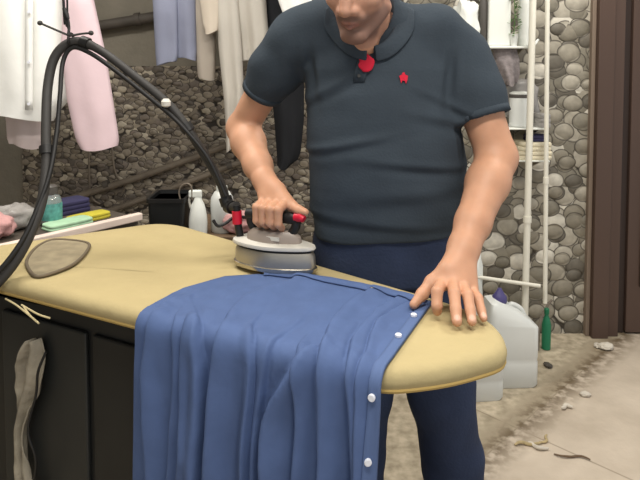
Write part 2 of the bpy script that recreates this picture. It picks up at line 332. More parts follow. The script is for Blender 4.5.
# ------------------------------------------------------------------ distance field modelling (for the person)
class Field:
    def __init__(s, lo, hi, h):
        s.lo = np.array(lo, float); s.h = h
        s.dim = (np.ceil((np.array(hi) - s.lo) / h).astype(int) + 1)
        s.g = np.full(tuple(s.dim), 1.0, np.float32)
    def sub(s, lo, hi):
        a = np.clip(np.floor((np.array(lo) - s.lo) / s.h).astype(int), 0, s.dim - 1)
        b = np.clip(np.ceil((np.array(hi) - s.lo) / s.h).astype(int) + 1, 1, s.dim)
        if np.any(b <= a): return None
        ax = [(s.lo[i] + np.arange(a[i], b[i]) * s.h).astype(np.float32) for i in range(3)]
        return (slice(a[0], b[0]), slice(a[1], b[1]), slice(a[2], b[2])), ax[0][:, None, None], ax[1][None, :, None], ax[2][None, None, :]
    def put(s, lo, hi, fn, k=.01, cut=False):
        q = s.sub(lo, hi)
        if q is None: return
        sl, X, Y, Z = q; d = fn(X, Y, Z).astype(np.float32); c = s.g[sl]
        if cut:
            d = -d; h = np.clip(.5 - .5 * (c - d) / k, 0, 1) if k > 0 else (d > c).astype(np.float32)
            s.g[sl] = c + (d - c) * h + k * h * (1 - h)
        else:
            h = np.clip(.5 + .5 * (c - d) / k, 0, 1); s.g[sl] = c + (d - c) * h - k * h * (1 - h)
    def cone(s, a, b, ra, rb, k=.01, cut=False):
        a = np.array(a, float); b = np.array(b, float); m = max(ra, rb) + .05
        ba = b - a; L2 = max(1e-9, ba @ ba)
        def fn(X, Y, Z):
            px, py, pz = X - a[0], Y - a[1], Z - a[2]
            t = np.clip((px * ba[0] + py * ba[1] + pz * ba[2]) / L2, 0, 1)
            return np.sqrt((px - t * ba[0]) ** 2 + (py - t * ba[1]) ** 2 + (pz - t * ba[2]) ** 2) - (ra + t * (rb - ra))
        s.put(np.minimum(a, b) - m, np.maximum(a, b) + m, fn, k, cut)
    def chain(s, pts, rs, k=.01):
        for i in range(len(pts) - 1): s.cone(pts[i], pts[i + 1], rs[i], rs[i + 1], k)
    def ell(s, c, r, k=.01, axes=None, cut=False):
        c = np.array(c, float); A = np.eye(3) if axes is None else np.array(axes, float); m = max(r) + .05
        def fn(X, Y, Z):
            p = (X - c[0], Y - c[1], Z - c[2])
            q = [p[0] * A[i][0] + p[1] * A[i][1] + p[2] * A[i][2] for i in range(3)]
            k0 = np.sqrt(sum((q[i] / r[i]) ** 2 for i in range(3))); k1 = np.sqrt(sum((q[i] / r[i] ** 2) ** 2 for i in range(3)))
            return k0 * (k0 - 1) / np.maximum(k1, 1e-6)
        s.put(c - m, c + m, fn, k, cut)
    def loft(s, tab, k=.02, shrink=0, n=2.3, zlo=None, zhi=None):
        tab = np.array(tab, float); z0 = tab[0][0] if zlo is None else zlo; z1 = tab[-1][0] if zhi is None else zhi
        lo = (np.min(tab[:, 1] - tab[:, 3]) - .06, np.min(tab[:, 2] - tab[:, 4]) - .06, z0 - .06); hi = (np.max(tab[:, 1] + tab[:, 3]) + .06, np.max(tab[:, 2] + tab[:, 4]) + .06, z1 + .06)
        def fn(X, Y, Z):
            zz = np.clip(Z, z0, z1)
            I = lambda j: np.interp(zz, tab[:, 0], tab[:, j]).astype(np.float32)
            cx, cy, a, b = I(1), I(2), I(3) - shrink, I(4) - shrink
            f = ((np.abs(X - cx) / a) ** n + (np.abs(Y - cy) / b) ** n) ** (1 / n)
            d = (f - 1) * np.minimum(a, b)
            dz = np.maximum(z0 - Z, Z - z1)
            return np.maximum(d, dz)
        s.put(lo, hi, fn, k)
    def plane(s, p, n, lo, hi):           # cut away everything on the n side of p inside lo..hi
        p = np.array(p, float); n = np.array(n, float); n = n / np.linalg.norm(n)
        s.put(lo, hi, lambda X, Y, Z: -((X - p[0]) * n[0] + (Y - p[1]) * n[1] + (Z - p[2]) * n[2]), .004, True)
    def mesh(s):
        g = s.g; S = g < 0; nx, ny, nz = g.shape
        c = [S[i:nx - 1 + i, j:ny - 1 + j, k:nz - 1 + k] for i in (0, 1) for j in (0, 1) for k in (0, 1)]
        anyv = c[0].copy(); allv = c[0].copy()
        for q in c[1:]: anyv |= q; allv &= q
        idx = np.argwhere(anyv & ~allv); del anyv, allv
        lin_id = (idx[:, 0] * ny + idx[:, 1]) * nz + idx[:, 2]
        acc = np.zeros((len(idx), 3)); cnt = np.zeros(len(idx))
        off = [(i, j, k) for i in (0, 1) for j in (0, 1) for k in (0, 1)]
        val = {o: g[idx[:, 0] + o[0], idx[:, 1] + o[1], idx[:, 2] + o[2]] for o in off}
        for o in off:
            for ax in range(3):
                if o[ax] == 0:
                    o2 = list(o); o2[ax] = 1; o2 = tuple(o2); a = val[o]; b = val[o2]; m = (a < 0) != (b < 0)
                    t = np.where(m, a / np.where(m, a - b, 1), 0); p = np.tile(np.array(o, float), (len(idx), 1)); p[:, ax] += t
                    acc += p * m[:, None]; cnt += m
        V = (idx + acc / cnt[:, None]) * s.h + s.lo
        faces = []
        for ax in range(3):
            sl0 = [slice(None)] * 3; sl1 = [slice(None)] * 3; sl0[ax] = slice(0, -1); sl1[ax] = slice(1, None)
            a = S[tuple(sl0)]; b = S[tuple(sl1)]; e = np.argwhere(a != b); inside = a[tuple(e.T)]
            u, w = (ax + 1) % 3, (ax + 2) % 3
            ok = (e[:, u] > 0) & (e[:, w] > 0) & (e[:, u] < g.shape[u] - 1) & (e[:, w] < g.shape[w] - 1); e = e[ok]; inside = inside[ok]
            q = []
            for du, dw in ((-1, -1), (0, -1), (0, 0), (-1, 0)):
                cc = e.copy(); cc[:, u] += du; cc[:, w] += dw
                q.append(np.searchsorted(lin_id, (cc[:, 0] * ny + cc[:, 1]) * nz + cc[:, 2]))
            q = np.stack(q, 1); q[~inside] = q[~inside][:, ::-1]; faces.append(q)
        return V, np.concatenate(faces)
def np_mesh(name, V, Q, m, parent=None):
    me = bpy.data.meshes.new(name); me.vertices.add(len(V)); me.vertices.foreach_set('co', V.astype(np.float32).ravel())
    me.loops.add(Q.size); me.loops.foreach_set('vertex_index', Q.astype(np.int32).ravel())
    me.polygons.add(len(Q)); me.polygons.foreach_set('loop_start', np.arange(0, Q.size, 4, dtype=np.int32)); me.polygons.foreach_set('loop_total', np.full(len(Q), 4, np.int32))
    me.update(calc_edges=True); me.polygons.foreach_set('use_smooth', np.ones(len(Q), bool)); me.update()
    return link(name, me, m, parent)
def normals(V, Q):
    n = np.cross(V[Q[:, 2]] - V[Q[:, 0]], V[Q[:, 3]] - V[Q[:, 1]]); out = np.zeros_like(V)
    for j in range(4): np.add.at(out, Q[:, j], n)
    return out / np.maximum(np.linalg.norm(out, axis=1), 1e-9)[:, None]
def relax(V, Q, it=1, f=.5):
    for _ in range(it):
        acc = np.zeros_like(V); c = np.zeros(len(V))
        for j in range(4):
            np.add.at(acc, Q[:, j], V[Q[:, (j + 1) % 4]]); np.add.at(acc, Q[:, j], V[Q[:, (j + 3) % 4]]); np.add.at(c, Q[:, j], 2)
        V = V + (acc / c[:, None] - V) * f
    return V
#@@SETTING
# ------------------------------------------------------------------ room
YL, YR, XC = 3.50, 3.10, 0.42       # pebble walls: left one further back, the right one steps forward
floor = MB().box((-2.4, -1.0, -.1), (2.6, 3.9, 0)).build('floor', M['floor'], smooth=0); struct(floor)
struct(MB().box((-2.4, -1.0, 2.75), (2.6, 3.9, 2.85)).build('ceiling', M['ceiling'], smooth=0))
struct(MB().box((-2.4, YL, 0), (XC + .1, YL + .12, 2.75)).build('wall_back', M['plaster'], smooth=0))
xs = PY(24, 180, YL).x; zt = PY(140, 66, YL).z
struct(MB().box((xs, YL - .015, 0), (XC, YL, zt)).build('trim_1', M['stoneL'], smooth=0))
xd = PY(586, 200, YR).x
struct(MB().box((XC, YR, 0), (xd, YL + .12, 2.75)).build('wall_right', M['stoneR'], smooth=0))
struct(MB().box((xd, YR + .12, 0), (2.6, YL + .12, 2.75)).build('wall_far_right', M['plaster'], smooth=0))
struct(MB().box((-2.5, -1.0, 0), (-2.4, 3.9, 2.75)).build('wall_left', M['plaster'], smooth=0))
# door: brown frame with stepped jambs and leaf
d = empty('door_1', (xd + .3, YR, 0), None, None); struct(d)
def dbox(px0, px1, y0, y1, name, m, z0=0, z1=2.2):
    a = PY(px0, 200, YR).x; b = PY(px1, 200, YR).x
    return MB().box((a, y0, z0), (b, y1, z1)).build(name, m, d, smooth=0, bevel=.004)
dbox(586, 590, YR - .03, YR + .12, 'frame_edge', M['frame_edge'])
dbox(590, 606, YR - .06, YR + .12, 'jamb', M['door'])
dbox(606, 618, YR - .035, YR + .12, 'inner_jamb', M['door'])
dbox(618, 628, YR + .01, YR + .12, 'rebate', M['door_dark'])
lf = dbox(628, 760, YR - .01, YR + .10, 'door_leaf', M['door'], .01, 2.15)
MB().box((PY(640, 200, YR).x, YR - .022, .25), (PY(735, 200, YR).x, YR - .008, 1.0)).build('panel', M['door_dark'], lf, smooth=0, bevel=.01)
dbox(588, 764, YR - .06, YR + .12, 'header', M['door'], 2.2, 2.3)

# ceiling lamps
def lamp(name, x, y, power, label, rot=0, L=1.2):
    t = empty('tube_lamp', (x, y, 2.75), label, 'lamp', 'tube lamps on the ceiling')
    mx = Matrix.Translation((x, y, 0)) @ Matrix.Rotation(rot, 4, 'Z')
    MB().box((-L / 2, -.04, 2.70), (L / 2, .04, 2.75), mx).build('housing', M['lamp_metal'], t, smooth=0, bevel=.006)
    MB().tube([mx @ Vector((-L / 2 + .03, 0, 2.675)), mx @ Vector((L / 2 - .03, 0, 2.675))], .016).build('tube', M['tube'], t)
    ld = bpy.data.lights.new('tube_light', 'AREA'); ld.shape = 'RECTANGLE'; ld.size = L; ld.size_y = .25; ld.energy = power; ld.color = (1, .955, .88)
    lo = bpy.data.objects.new('tube_light', ld); COL.objects.link(lo); lo.location = (x, y, 2.64); lo.rotation_euler = (0, 0, rot)
    lo.parent = t; lo.matrix_parent_inverse = Matrix.Translation(-t.location)
lamp('a', .15, .55, 39, 'white ceiling tube lamp nearest the ironing table', .2)
lamp('b', -.9, 1.85, 33, 'white ceiling tube lamp above the hanging clothes', .1)
lamp('c', 1.15, 2.2, 28, 'white ceiling tube lamp above the water cans', PI / 2)
w = bpy.data.worlds.new('world'); SC.world = w; w.use_nodes = True
w.node_tree.nodes['Background'].inputs['Color'].default_value = (.96, .98, 1, 1); w.node_tree.nodes['Background'].inputs['Strength'].default_value = .7
SC.view_settings.view_transform = 'Standard'; SC.view_settings.look = 'None'; SC.view_settings.exposure = -.06; SC.view_settings.gamma = 1

# pipes on the walls
def wall_pipe(name, label, pts, r, m, group=None, clamps=()):
    t = empty(name, pts[0], label, 'pipe', group)
    MB().tube(spline(pts, 4), r, 14).build('pipe_body', m, t)
    for c in clamps:
        a = Vector(pts[0]).lerp(Vector(pts[-1]), c); dr = (Vector(pts[-1]) - Vector(pts[0])).normalized()
        MB().tube([a - dr * .015, a + dr * .015], r * 1.25, 14).build('clamp', m if m is M['white_pipe'] else M['dark_pipe'], t)
    return t
Y0 = YL - .05
wall_pipe('drain_pipe', 'upper of two grey pipes sloping across the pebble wall', [PY(40, 207, Y0), PY(140, 177, Y0), PY(262, 132, Y0)], .019, M['steel_pipe'], clamps=(.3, .75))
wall_pipe('drain_pipe', 'lower of two grey pipes sloping across the pebble wall', [PY(70, 224, Y0), PY(140, 200, Y0), PY(270, 151, Y0)], .017, M['steel_pipe'], clamps=(.4, .8))
wall_pipe('drain_pipe', 'thick dark pipe on bare plaster above the pebbles', [PY(60, 32, Y0), PY(100, 26, Y0), PY(190, 11, Y0)], .03, M['dark_pipe'], clamps=(.6,))
yw = 2.84
def vpipe(label, top, bot, r):
    a = PY(*top, yw); b = PY(*bot, yw); dr = (b - a) / (b.z - a.z)
    p1 = a + dr * (2.6 - a.z); p0 = b + dr * (0.02 - b.z) if bot[1] > 305 else b
    return wall_pipe('water_pipe', label, [p0, p1], r, M['white_pipe'], 'white water pipes', clamps=(.25, .7))
vpipe('thicker white upright pipe, left of the two on pebble wall', (533, 0), (525, 310), .0155)
vpipe('thinner white upright pipe, right of the two on pebble wall', (547.5, 0), (545, 303), .0105)
wall_pipe('water_pipe', 'short thin level white pipe beside the left hand', [PY(470, 276, yw - .03), PY(540, 286, yw - .03)], .009, M['white_pipe'], 'white water pipes')

# ------------------------------------------------------------------ hanging clothes
def rail(name, label, a, b):
    t = empty(name, a, label, 'rail', 'clothes rails')
    MB().tube([a, b], .012).build('bar', M['alu'], t)
    for p in (Vector(a).lerp(Vector(b), .06), Vector(a).lerp(Vector(b), .94)): MB().tube([p, Vector((p.x, p.y, 2.74))], .006, 8).build('hanger_rod', M['alu'], t)
ZR = 1.98
rail('clothes_rail', 'clothes rail holding the white and pink shirts', (-1.75, 2.5, ZR), (-.72, 2.5, ZR))
rail('clothes_rail', 'clothes rail holding lavender trousers and cream shirts', (-.95, 2.95, ZR), (.02, 2.95, ZR))
def cloth_tube(name, m, rows, Y, th, folds, seed, parent=None, label=None, cat=None, ztop=None, group=None):
    """flattened hanging tube; rows = (py, x_left, x_right); folds = (count, amplitude)"""
    rows = sorted(rows); n = 64; rings = []
    z_first = PY(320, rows[0][0], Y).z
    pys = np.linspace(rows[0][0], rows[-1][0], 36)
    data = []
    for py in pys:
        xl, xr = interp(rows, py); a = PY(xl, py, Y); b = PY(xr, py, Y); data.append((a.z, a.x, b.x))
    if ztop: data = [(ztop, data[0][1], data[0][2]), ((ztop + data[0][0]) / 2, data[0][1], data[0][2])] + data
    ph = seed * 1.7; z0 = data[-1][0]; z1 = data[0][0]
    for i, (z, xl, xr) in enumerate(data):
        c = (xl + xr) / 2; hw = (xr - xl) / 2; ring = []; v = (z1 - z) / (z1 - z0)
        tt = th * (.35 + .65 * min(1, v * 2.5))
        for k in range(n):
            a = 2 * PI * k / n; ca, sa = math.cos(a), math.sin(a)
            x = c + hw * ca; u = ca
            dsp = folds[1] * (.3 + .7 * v) * (math.sin(folds[0] * u * 1.6 + ph + v * .8) + .5 * math.sin(folds[0] * u * 3.1 + 2 * ph - v)) + .006 * noise.noise((x * 14, z * 7, seed))
            zz = z + (.012 * math.sin(folds[0] * u + ph) if i == len(data) - 1 else 0)
            ring.append(Vector((x, Y + tt * math.copysign(abs(sa) ** .7, sa) + dsp, zz)))
        rings.append(ring)
    # closed and hollow at the bottom
    last = rings[-1]; cen = sum(last, Vector()) / n
    rings.append([cen + (p - cen) * .86 for p in last]); rings.append([cen + (p - cen) * .84 + Vector((0, 0, .05)) for p in last])
    o = MB().loft(rings).build(name, m, parent, smooth=60)
    if label: tag(o, label, cat, group)
    return o
def strip(name, m, pts, wdt, th, parent, Y):
    mb = MB(); vs = [];
    for p in pts: vs.append([Vector((p[0] - wdt / 2, p[1], p[2])), Vector((p[0] + wdt / 2, p[1], p[2]))])
    mb.grid(vs); return mb.build(name, m, parent, solid=th)
# white shirt
t = empty('white_shirt', (-1.25, 2.5, ZR), 'large white shirt hanging at the left edge above the pink cuff', 'shirt', 'hanging clothes')
cloth_tube('shirt_body', M['white_cloth'], [(-60, -60, 64), (0, -60, 64), (60, -58, 66), (100, -52, 68), (118, -40, 52)], 2.5, .05, (3.2, .012), 1, t, ztop=ZR + .005)
pk = [PY(29, y, 2.425) for y in range(-60, 116, 10)]
strip('button_placket', M['white_cloth'], [(p.x, p.y, p.z) for p in pk], .03, .004, t, 2.4)
for y in (12, 62, 104):
    p = PY(29, y, 2.418); MB().tube([p, p + Vector((0, -.004, 0))], .006, 12).build('button', M['button'], t)
cloth_tube('shirt_sleeve', M['pinkwhite'], [(60, 2, 44), (100, 4, 46), (138, 7, 46), (146, 10, 40)], 2.58, .03, (2, .006), 2, t)
cloth_tube('pink_shirt', M['pink'], [(-60, 58, 88), (0, 64, 93), (50, 62, 104), (100, 68, 112), (140, 77, 118), (147, 82, 117)], 2.44, .035, (1.6, .006), 3, None, 'pale pink shirt sleeve hanging behind the hose loop', 'shirt', ztop=ZR + .005, group='hanging clothes')
# lavender trousers: two legs
t = empty('lavender_trousers', PY(175, -40, 2.95), 'lavender trousers hanging over the small pebble wall', 'trousers', 'hanging clothes')
cloth_tube('trouser_leg', M['lavender'], [(-60, 152, 176), (0, 153, 178), (55, 156, 178), (64, 157, 176)], 2.95, .035, (1.3, .006), 4, t, ztop=ZR + .005)
cloth_tube('trouser_leg', M['lavender'], [(-60, 172, 195), (0, 174, 196), (50, 177, 197), (60, 178, 196)], 2.97, .035, (1.3, .006), 5, t, ztop=ZR + .005)
t = empty('beige_shirt', PY(205, -40, 2.95), 'beige shirt with a turned up cream cuff beside lavender trousers', 'shirt', 'hanging clothes')
cloth_tube('sleeve', M['beige'], [(-60, 193, 210), (0, 194, 214), (40, 195, 216), (78, 198, 215)], 2.98, .03, (1.4, .006), 6, t, ztop=ZR + .005)
cloth_tube('cuff', M['cream'], [(-40, 198, 218), (0, 200, 219), (24, 203, 219), (32, 206, 218)], 2.90, .03, (1.4, .005), 7, t)
cloth_tube('white_robe', M['greywhite'], [(-60, 212, 236), (0, 216, 238), (50, 219, 242), (95, 224, 244), (125, 226, 240), (150, 227, 238)], 2.93, .045, (2, .010), 8, None, 'longest grey white garment hanging by the right elbow', 'shirt', ztop=ZR + .005, group='hanging clothes')
cloth_tube('cream_shirt', M['greywhite'], [(-60, 234, 264), (0, 237, 266), (40, 241, 269), (62, 243, 268)], 2.96, .04, (2.4, .012), 9, None, 'short off white shirt hanging beside the black garment', 'shirt', ztop=ZR + .005, group='hanging clothes')
cloth_tube('black_coat', M['black_cloth'], [(-60, 262, 300), (0, 265, 303), (60, 268, 304), (120, 274, 304), (158, 277, 300), (166, 277, 290)], 3.0, .05, (2, .012), 10, None, 'long black garment hanging behind the right arm', 'coat', ztop=ZR + .005, group='hanging clothes')
cloth_tube('white_towel', M['white_cloth'], [(-60, 276, 308), (0, 278, 312), (22, 286, 314)], 2.9, .03, (2, .008), 11, None, 'white cloth hanging above the right shoulder', 'cloth', ztop=ZR + .005, group='hanging clothes')
#@@TABLE
# ------------------------------------------------------------------ ironing table
ZB = .85
pix = [(152, 222), (230, 243), (330, 272), (400, 288), (455, 302), (490, 317), (505, 332), (509, 349), (500, 364), (478, 375), (440, 384.5)]
THK = .038
out = [PZ(x, y, ZB) if i < 8 else PZ(x, y + 3, ZB - THK) for i, (x, y) in enumerate(pix)]
E0 = PZ(-87, 269, ZB - THK); E1 = PZ(385, 394, ZB - THK)      # straight near side
out += [E0.lerp(E1, k) for k in (1, .8, .6, .4, .2)] + [E0]
out = [Vector((p.x, p.y, ZB)) for p in out]
def resample(poly, smooth_from, n):
    # Catmull-Rom on the tip, straight elsewhere
    m = len(poly); res = []
    for i in range(m):
        p0, p1, p2, p3 = (Vector(poly[(i + k) % m]) for k in (-1, 0, 1, 2))
        st = i in smooth_from
        for k in range(n):
            s = k / n
            res.append(.5 * ((2 * p1) + (p2 - p0) * s + (2 * p0 - 5 * p1 + 4 * p2 - p3) * s * s + (3 * p1 - p0 - 3 * p2 + p3) * s ** 3) if st else p1.lerp(p2, s))
    return res
OUT = resample(out, set(range(0, len(out) - 7)), 8)
def hull(P_):
    P_ = sorted((p.x, p.y) for p in P_); o = []
    for seq in (P_, P_[::-1]):
        st = []
        for p in seq:
            while len(st) > 1 and (st[-1][0] - st[-2][0]) * (p[1] - st[-2][1]) - (st[-1][1] - st[-2][1]) * (p[0] - st[-2][0]) <= 0: st.pop()
            st.append(p)
        o += st[:-1]
    return o
hv = [Vector((x, y, ZB)) for x, y in hull(OUT)]; per = sum((hv[i] - hv[i - 1]).length for i in range(len(hv))); OUT = []; acc_ = 0; NO = 200
k_ = 0; seg = 0.0
for i in range(NO):
    tgt = per * i / NO
    while seg + (hv[(k_ + 1) % len(hv)] - hv[k_]).length < tgt: seg += (hv[(k_ + 1) % len(hv)] - hv[k_]).length; k_ += 1
    a_2 = hv[k_]; b_2 = hv[(k_ + 1) % len(hv)]; OUT.append(a_2.lerp(b_2, (tgt - seg) / (b_2 - a_2).length))
for _ in range(4): OUT = [(OUT[i - 1] + OUT[i] * 2 + OUT[(i + 1) % NO]) / 4 for i in range(NO)]
CEN = sum(OUT, Vector()) / len(OUT)
def inset(poly, dd):
    m = len(poly); r = []
    area = sum(poly[i].x * poly[(i + 1) % m].y - poly[(i + 1) % m].x * poly[i].y for i in range(m)); sg = 1 if area > 0 else -1
    for i in range(m):
        a = poly[i - 2]; b = poly[(i + 2) % m]; tn = (b - a); nn = Vector((-tn.y, tn.x, 0)).normalized() * sg
        r.append(poly[i] + nn * dd)
    return r
table = empty('ironing_table', (-.45, 1.62, 0), 'padded yellow ironing table with a rounded tip on a black cabinet', 'ironing table')
rings = []
for dd, z in ((.014, -.042), (.003, -.038), (.0, -.022), (.003, -.012), (.012, -.003), (.026, 0)):
    rings.append([Vector((p.x, p.y, ZB + z)) for p in inset(OUT, dd)])
lastr = rings[-1]
for f in (.94, .86, .76, .66, .55, .44, .33, .22, .11, .02): rings.append([Vector((CEN.x + (p.x - CEN.x) * f, CEN.y + (p.y - CEN.y) * f, ZB + min(0, .005 * (1 - f) * 2.5 * noise.noise((CEN.x * 5 + (p.x - CEN.x) * f * 5, CEN.y * 5 + (p.y - CEN.y) * f * 5, 4))))) for p in lastr])
pad = MB().loft(rings).build('padded_cover', M['cover'], table, smooth=180)
hem = MB().tube([Vector((p.x, p.y, ZB - .039)) for p in inset(OUT, .007)], .006, 8).build('cover_hem', M['cover_hem'], table)
MB().loft([[Vector((p.x, p.y, z)) for p in inset(OUT, dd)] for dd, z in ((.07, ZB - .062), (.06, ZB - .06), (.05, ZB - .04))]).build('table_plate', M['plate'], table, smooth=0)
# cabinet below
nA = E0.copy(); nB = E1.copy(); ax = (nB - nA); ax.z = 0; AXL = ax.length; ax.normalize(); nr = Vector((-ax.y, ax.x, 0))   # nr points away from camera
def bp(s, t, z): q = nA + ax * s + nr * t; return Vector((q.x, q.y, z))
def tbox(s0, s1, t0, t1, z0, z1):
    return MB().add([bp(s0, t0, z0), bp(s1, t0, z0), bp(s1, t1, z0), bp(s0, t1, z0), bp(s0, t0, z1), bp(s1, t0, z1), bp(s1, t1, z1), bp(s0, t1, z1)], [(0, 3, 2, 1), (4, 5, 6, 7), (0, 1, 5, 4), (1, 2, 6, 5), (2, 3, 7, 6), (3, 0, 4, 7)])
tbox(.05, .84, .07, .46, .06, ZB - .068).build('cabinet', M['black'], table, smooth=0, bevel=.008)
tbox(.30, .62, .058, .072, .16, ZB - .12).build('cabinet_door', M['black2'], table, smooth=0, bevel=.006)
tbox(.64, .82, .060, .072, .16, ZB - .12).build('side_panel', M['black'], table, smooth=0, bevel=.006)
for s_, t_ in ((.08, .1), (.81, .1), (.08, .43), (.81, .43)): tbox(s_ - .025, s_ + .025, t_ - .025, t_ + .025, 0, .06).build('foot', M['rubber_dark'], table, smooth=0, bevel=.004)
# arm under the tip
MB().tube([bp(.8, .22, ZB - .16), bp(1.05, .22, ZB - .085)], .02).build('support_arm', M['black'], table)
# loose strings of the cover
for k, (a, b, c) in enumerate((((8, 297), (20, 304), (40, 320)), ((24, 303), (40, 312), (52, 316)), ((26, 305), (33, 314), (41, 321)))):
    q = [PZ(x, y, ZB - .04) + Vector((0, -.012, 0)) for x, y in (a, b, c)]; MB().tube(spline(q, 5), .0022, 6).build('loose_string', M['string'], table)
# rag hanging on the cabinet
def pxc(px, py, t=.045):      # pixel onto the cabinet front plane
    r = ray(px, py); p0 = bp(0, t, 0); k = (p0 - CAM).dot(nr) / r.dot(nr); return CAM + r * k
rows = []
for i in range(40):
    v = i / 39; py = 338 + v * 180; c, hw = interp([(338, 37, 4), (350, 36, 9), (362, 34, 12), (385, 33, 12), (405, 28, 8), (430, 24, 6), (460, 26, 7), (520, 34, 10)], py)
    row = []
    for k in range(17):
        u = k / 16 * 2 - 1; e = hw * (1 + .25 * noise.noise((v * 14, u > 0, 3)))
        q = pxc(c + u * e, py); q += -nr * (.012 + .012 * math.sin(u * 5 + v * 6) + .006 * noise.noise((u * 3, v * 8, 1))); row.append(q)
    rows.append(row)
rag = MB().grid(rows).build('rag', M['rag'], None, smooth=180, solid=.004); tag(rag, 'frayed dirty grey rag hanging on the black cabinet', 'rag')
cord = MB().tube(spline([pxc(46, 352, .02), pxc(38, 372, .01), pxc(36, 395, .02), pxc(28, 430, .01), pxc(36, 462, .015), pxc(30, 500, .02)], 6), .0035, 8).build('thin_cable', M['rubber_dark'], None)
tag(cord, 'thin dark cord hanging over the grey rag', 'cord')
# iron rest
ol = [(26, 262), (36, 249), (52, 241.5), (74, 242), (89, 245), (89, 251), (80, 262), (66, 271), (38, 279.5), (28, 272)]
def restring(z, f, n=5):
    P_ = [PZ(x, y, ZB) for x, y in ol]; c = sum(P_, Vector()) / len(P_); R = resample(P_, set(range(len(P_))), n)
    return [Vector((c.x + (p.x - c.x) * f, c.y + (p.y - c.y) * f, ZB + z)) for p in R]
rest = empty('iron_rest', sum((PZ(x, y, ZB) for x, y in ol), Vector()) / len(ol), 'grey iron rest mat lying on the wide left end', 'mat')
MB().loft([restring(.0015, .95), restring(.006, .94), restring(.0065, .5), restring(.0065, .05)]).build('mat', M['silicone'], rest)
rr = restring(.006, .97); MB().tube(rr + [rr[0]], .0045, 8, cap=False).build('raised_rim', M['silicone_rim'], rest)

# ------------------------------------------------------------------ blue shirt over the table
Fp = [(0, 158, 303), (.1, 183, 290), (.25, 225, 278), (.4, 272, 275), (.6, 330, 282), (.8, 385, 293), (1, 432, 305)]
# creases of the cloth: (half width, height on top, height hanging, side, [(t, s), ...])  t runs across the table and down, s along it
folds = [
    (.060, .010, .034, 1, [(.131, .494), (.359, .413), (.534, .375), (.788, .369), (.998, .388), (1.103, .381), (1.216, .375), (1.365, .369), (1.75, .378)]),
    (.045, .010, .028, 1, [(.10, .762), (.228, .744), (.429, .725), (.7, .738), (.91, .769), (1.024, .794), (1.155, .806), (1.278, .819), (1.75, .84)]),
    (.040, .009, .022, 1, [(.14, .869), (.376, .838), (.604, .838), (.779, .844), (.893, .863), (1.068, .9), (1.155, .915), (1.304, .93), (1.75, .94)]),
    (.055, .003, .036, -1, [(.45, .16), (.508, .163), (.945, .256), (1.05, .295), (1.12, .315), (1.216, .33), (1.33, .335), (1.514, .325), (1.75, .32)]),
    (.060, .003, .030, 1, [(.8, .78), (.954, .75), (1.015, .72), (1.085, .672), (1.155, .625), (1.216, .603), (1.269, .6), (1.426, .615), (1.75, .63)]),
    (.035, .003, .018, -1, [(.85, .47), (.928, .481), (1.015, .515), (1.059, .53), (1.155, .531), (1.251, .525), (1.75, .52)]),
    (.050, .006, .020, 1, [(.403, .081), (.8, .075), (1.041, .069), (1.19, .055), (1.365, .075), (1.75, .11)]),
    (.030, .000, .020, 1, [(1.1, .23), (1.321, .250), (1.418, .262), (1.531, .244), (1.75, .23)]),
    (.028, .006, .006, 1, [(.088, .931), (.298, .894), (.516, .875), (.683, .888), (.9, .92), (1.75, .97)]),
    (.030, .002, .016, 1, [(.9, .165), (1.059, .181), (1.199, .195), (1.374, .19), (1.75, .175)]),
    (.035, .002, .020, 1, [(.95, .69), (1.111, .713), (1.208, .72), (1.391, .72), (1.75, .73)]),
    (.040, .003, .016, -1, [(.7, .62), (.9, .60), (1.1, .575), (1.3, .56), (1.75, .56)])]
S0_ = PZ(141, 330, ZB - THK); S1_ = PZ(384, 393.5, ZB - THK)
def shirt_pt(s, t, lift=0.0):
    """t 0..1 across the top, 1..2 hanging down the near side"""
    f = PZ(*interp(Fp, s), ZB); n_ = S0_.lerp(S1_, s); f.z = n_.z = 0
    tt = min(t, 1); R = .03
    # fold height
    h = 0; tw = min(t, 1.0); hang = max(0, min(1, (t - .85) / .5))
    for wd, h0, h1, side, line in folds:
        if t < line[0][0] - .25: continue
        sc = interp(line, t)[0]; fade = max(0, min(1, (t - line[0][0] + .25) / .25)); x = (s - sc) / wd * side
        prof = math.exp(-x * x * .9) if x > 0 else math.exp(-(x / .24) ** 2)          # gentle on one side, overhanging on the other
        groove = .35 * math.exp(-((x + .42) / .28) ** 2)
        h += (prof - groove) * fade * (1.25 * h0 * (1 - hang) + 1.25 * h1 * hang)
    h += .004 * noise.noise((s * 9, t * 2.2, 5)) + .0022 * noise.noise((s * 26, t * 7, 9)) * 1.2
    h += .006 * hang
    h = h if h > .001 else .001 * math.exp(h / .001 - 1)
    p0 = f; p1 = n_; L = (p1 - p0).length; d = (p1 - p0) / L; run = .032; flat = L - run + .016; D = t * L if t <= 1 else L + (t - 1) * .62
    if D < flat:
        if D < .03: h *= .3 + .7 * max(0, D) / .03
        q = p0 + d * D; q.z = ZB + .004; nx = Vector((0, 0, 1))
    else:
        a = min((D - flat) / run, PI / 2); rest_ = max(0, D - flat - run * PI / 2); dn = -nr
        q = p0 + d * flat + d * (run * math.sin(a)); q.z = ZB + .004 - run * (1 - math.cos(a)) - rest_
        nx = dn * math.sin(a) + Vector((0, 0, 1)) * math.cos(a)
    q = q + nx * (h + lift) + ax * (-.02 * max(0, t - 1.1))
    return q
shirt = empty('blue_shirt', shirt_pt(.5, .5), 'blue button-up shirt draped over the near side of ironing table', 'shirt')
T = [i / 60 * 1.75 for i in range(61)]; T = sorted(set([i / 40 * .9 for i in range(41)] + [.9 + i / 46 * .85 for i in range(47)]))
S_ = [i / 420 for i in range(421)]
body = MB().grid([[shirt_pt(s, t) for s in S_] for t in T]).build('shirt_body', M['shirt'], shirt, smooth=180, solid=.0025)
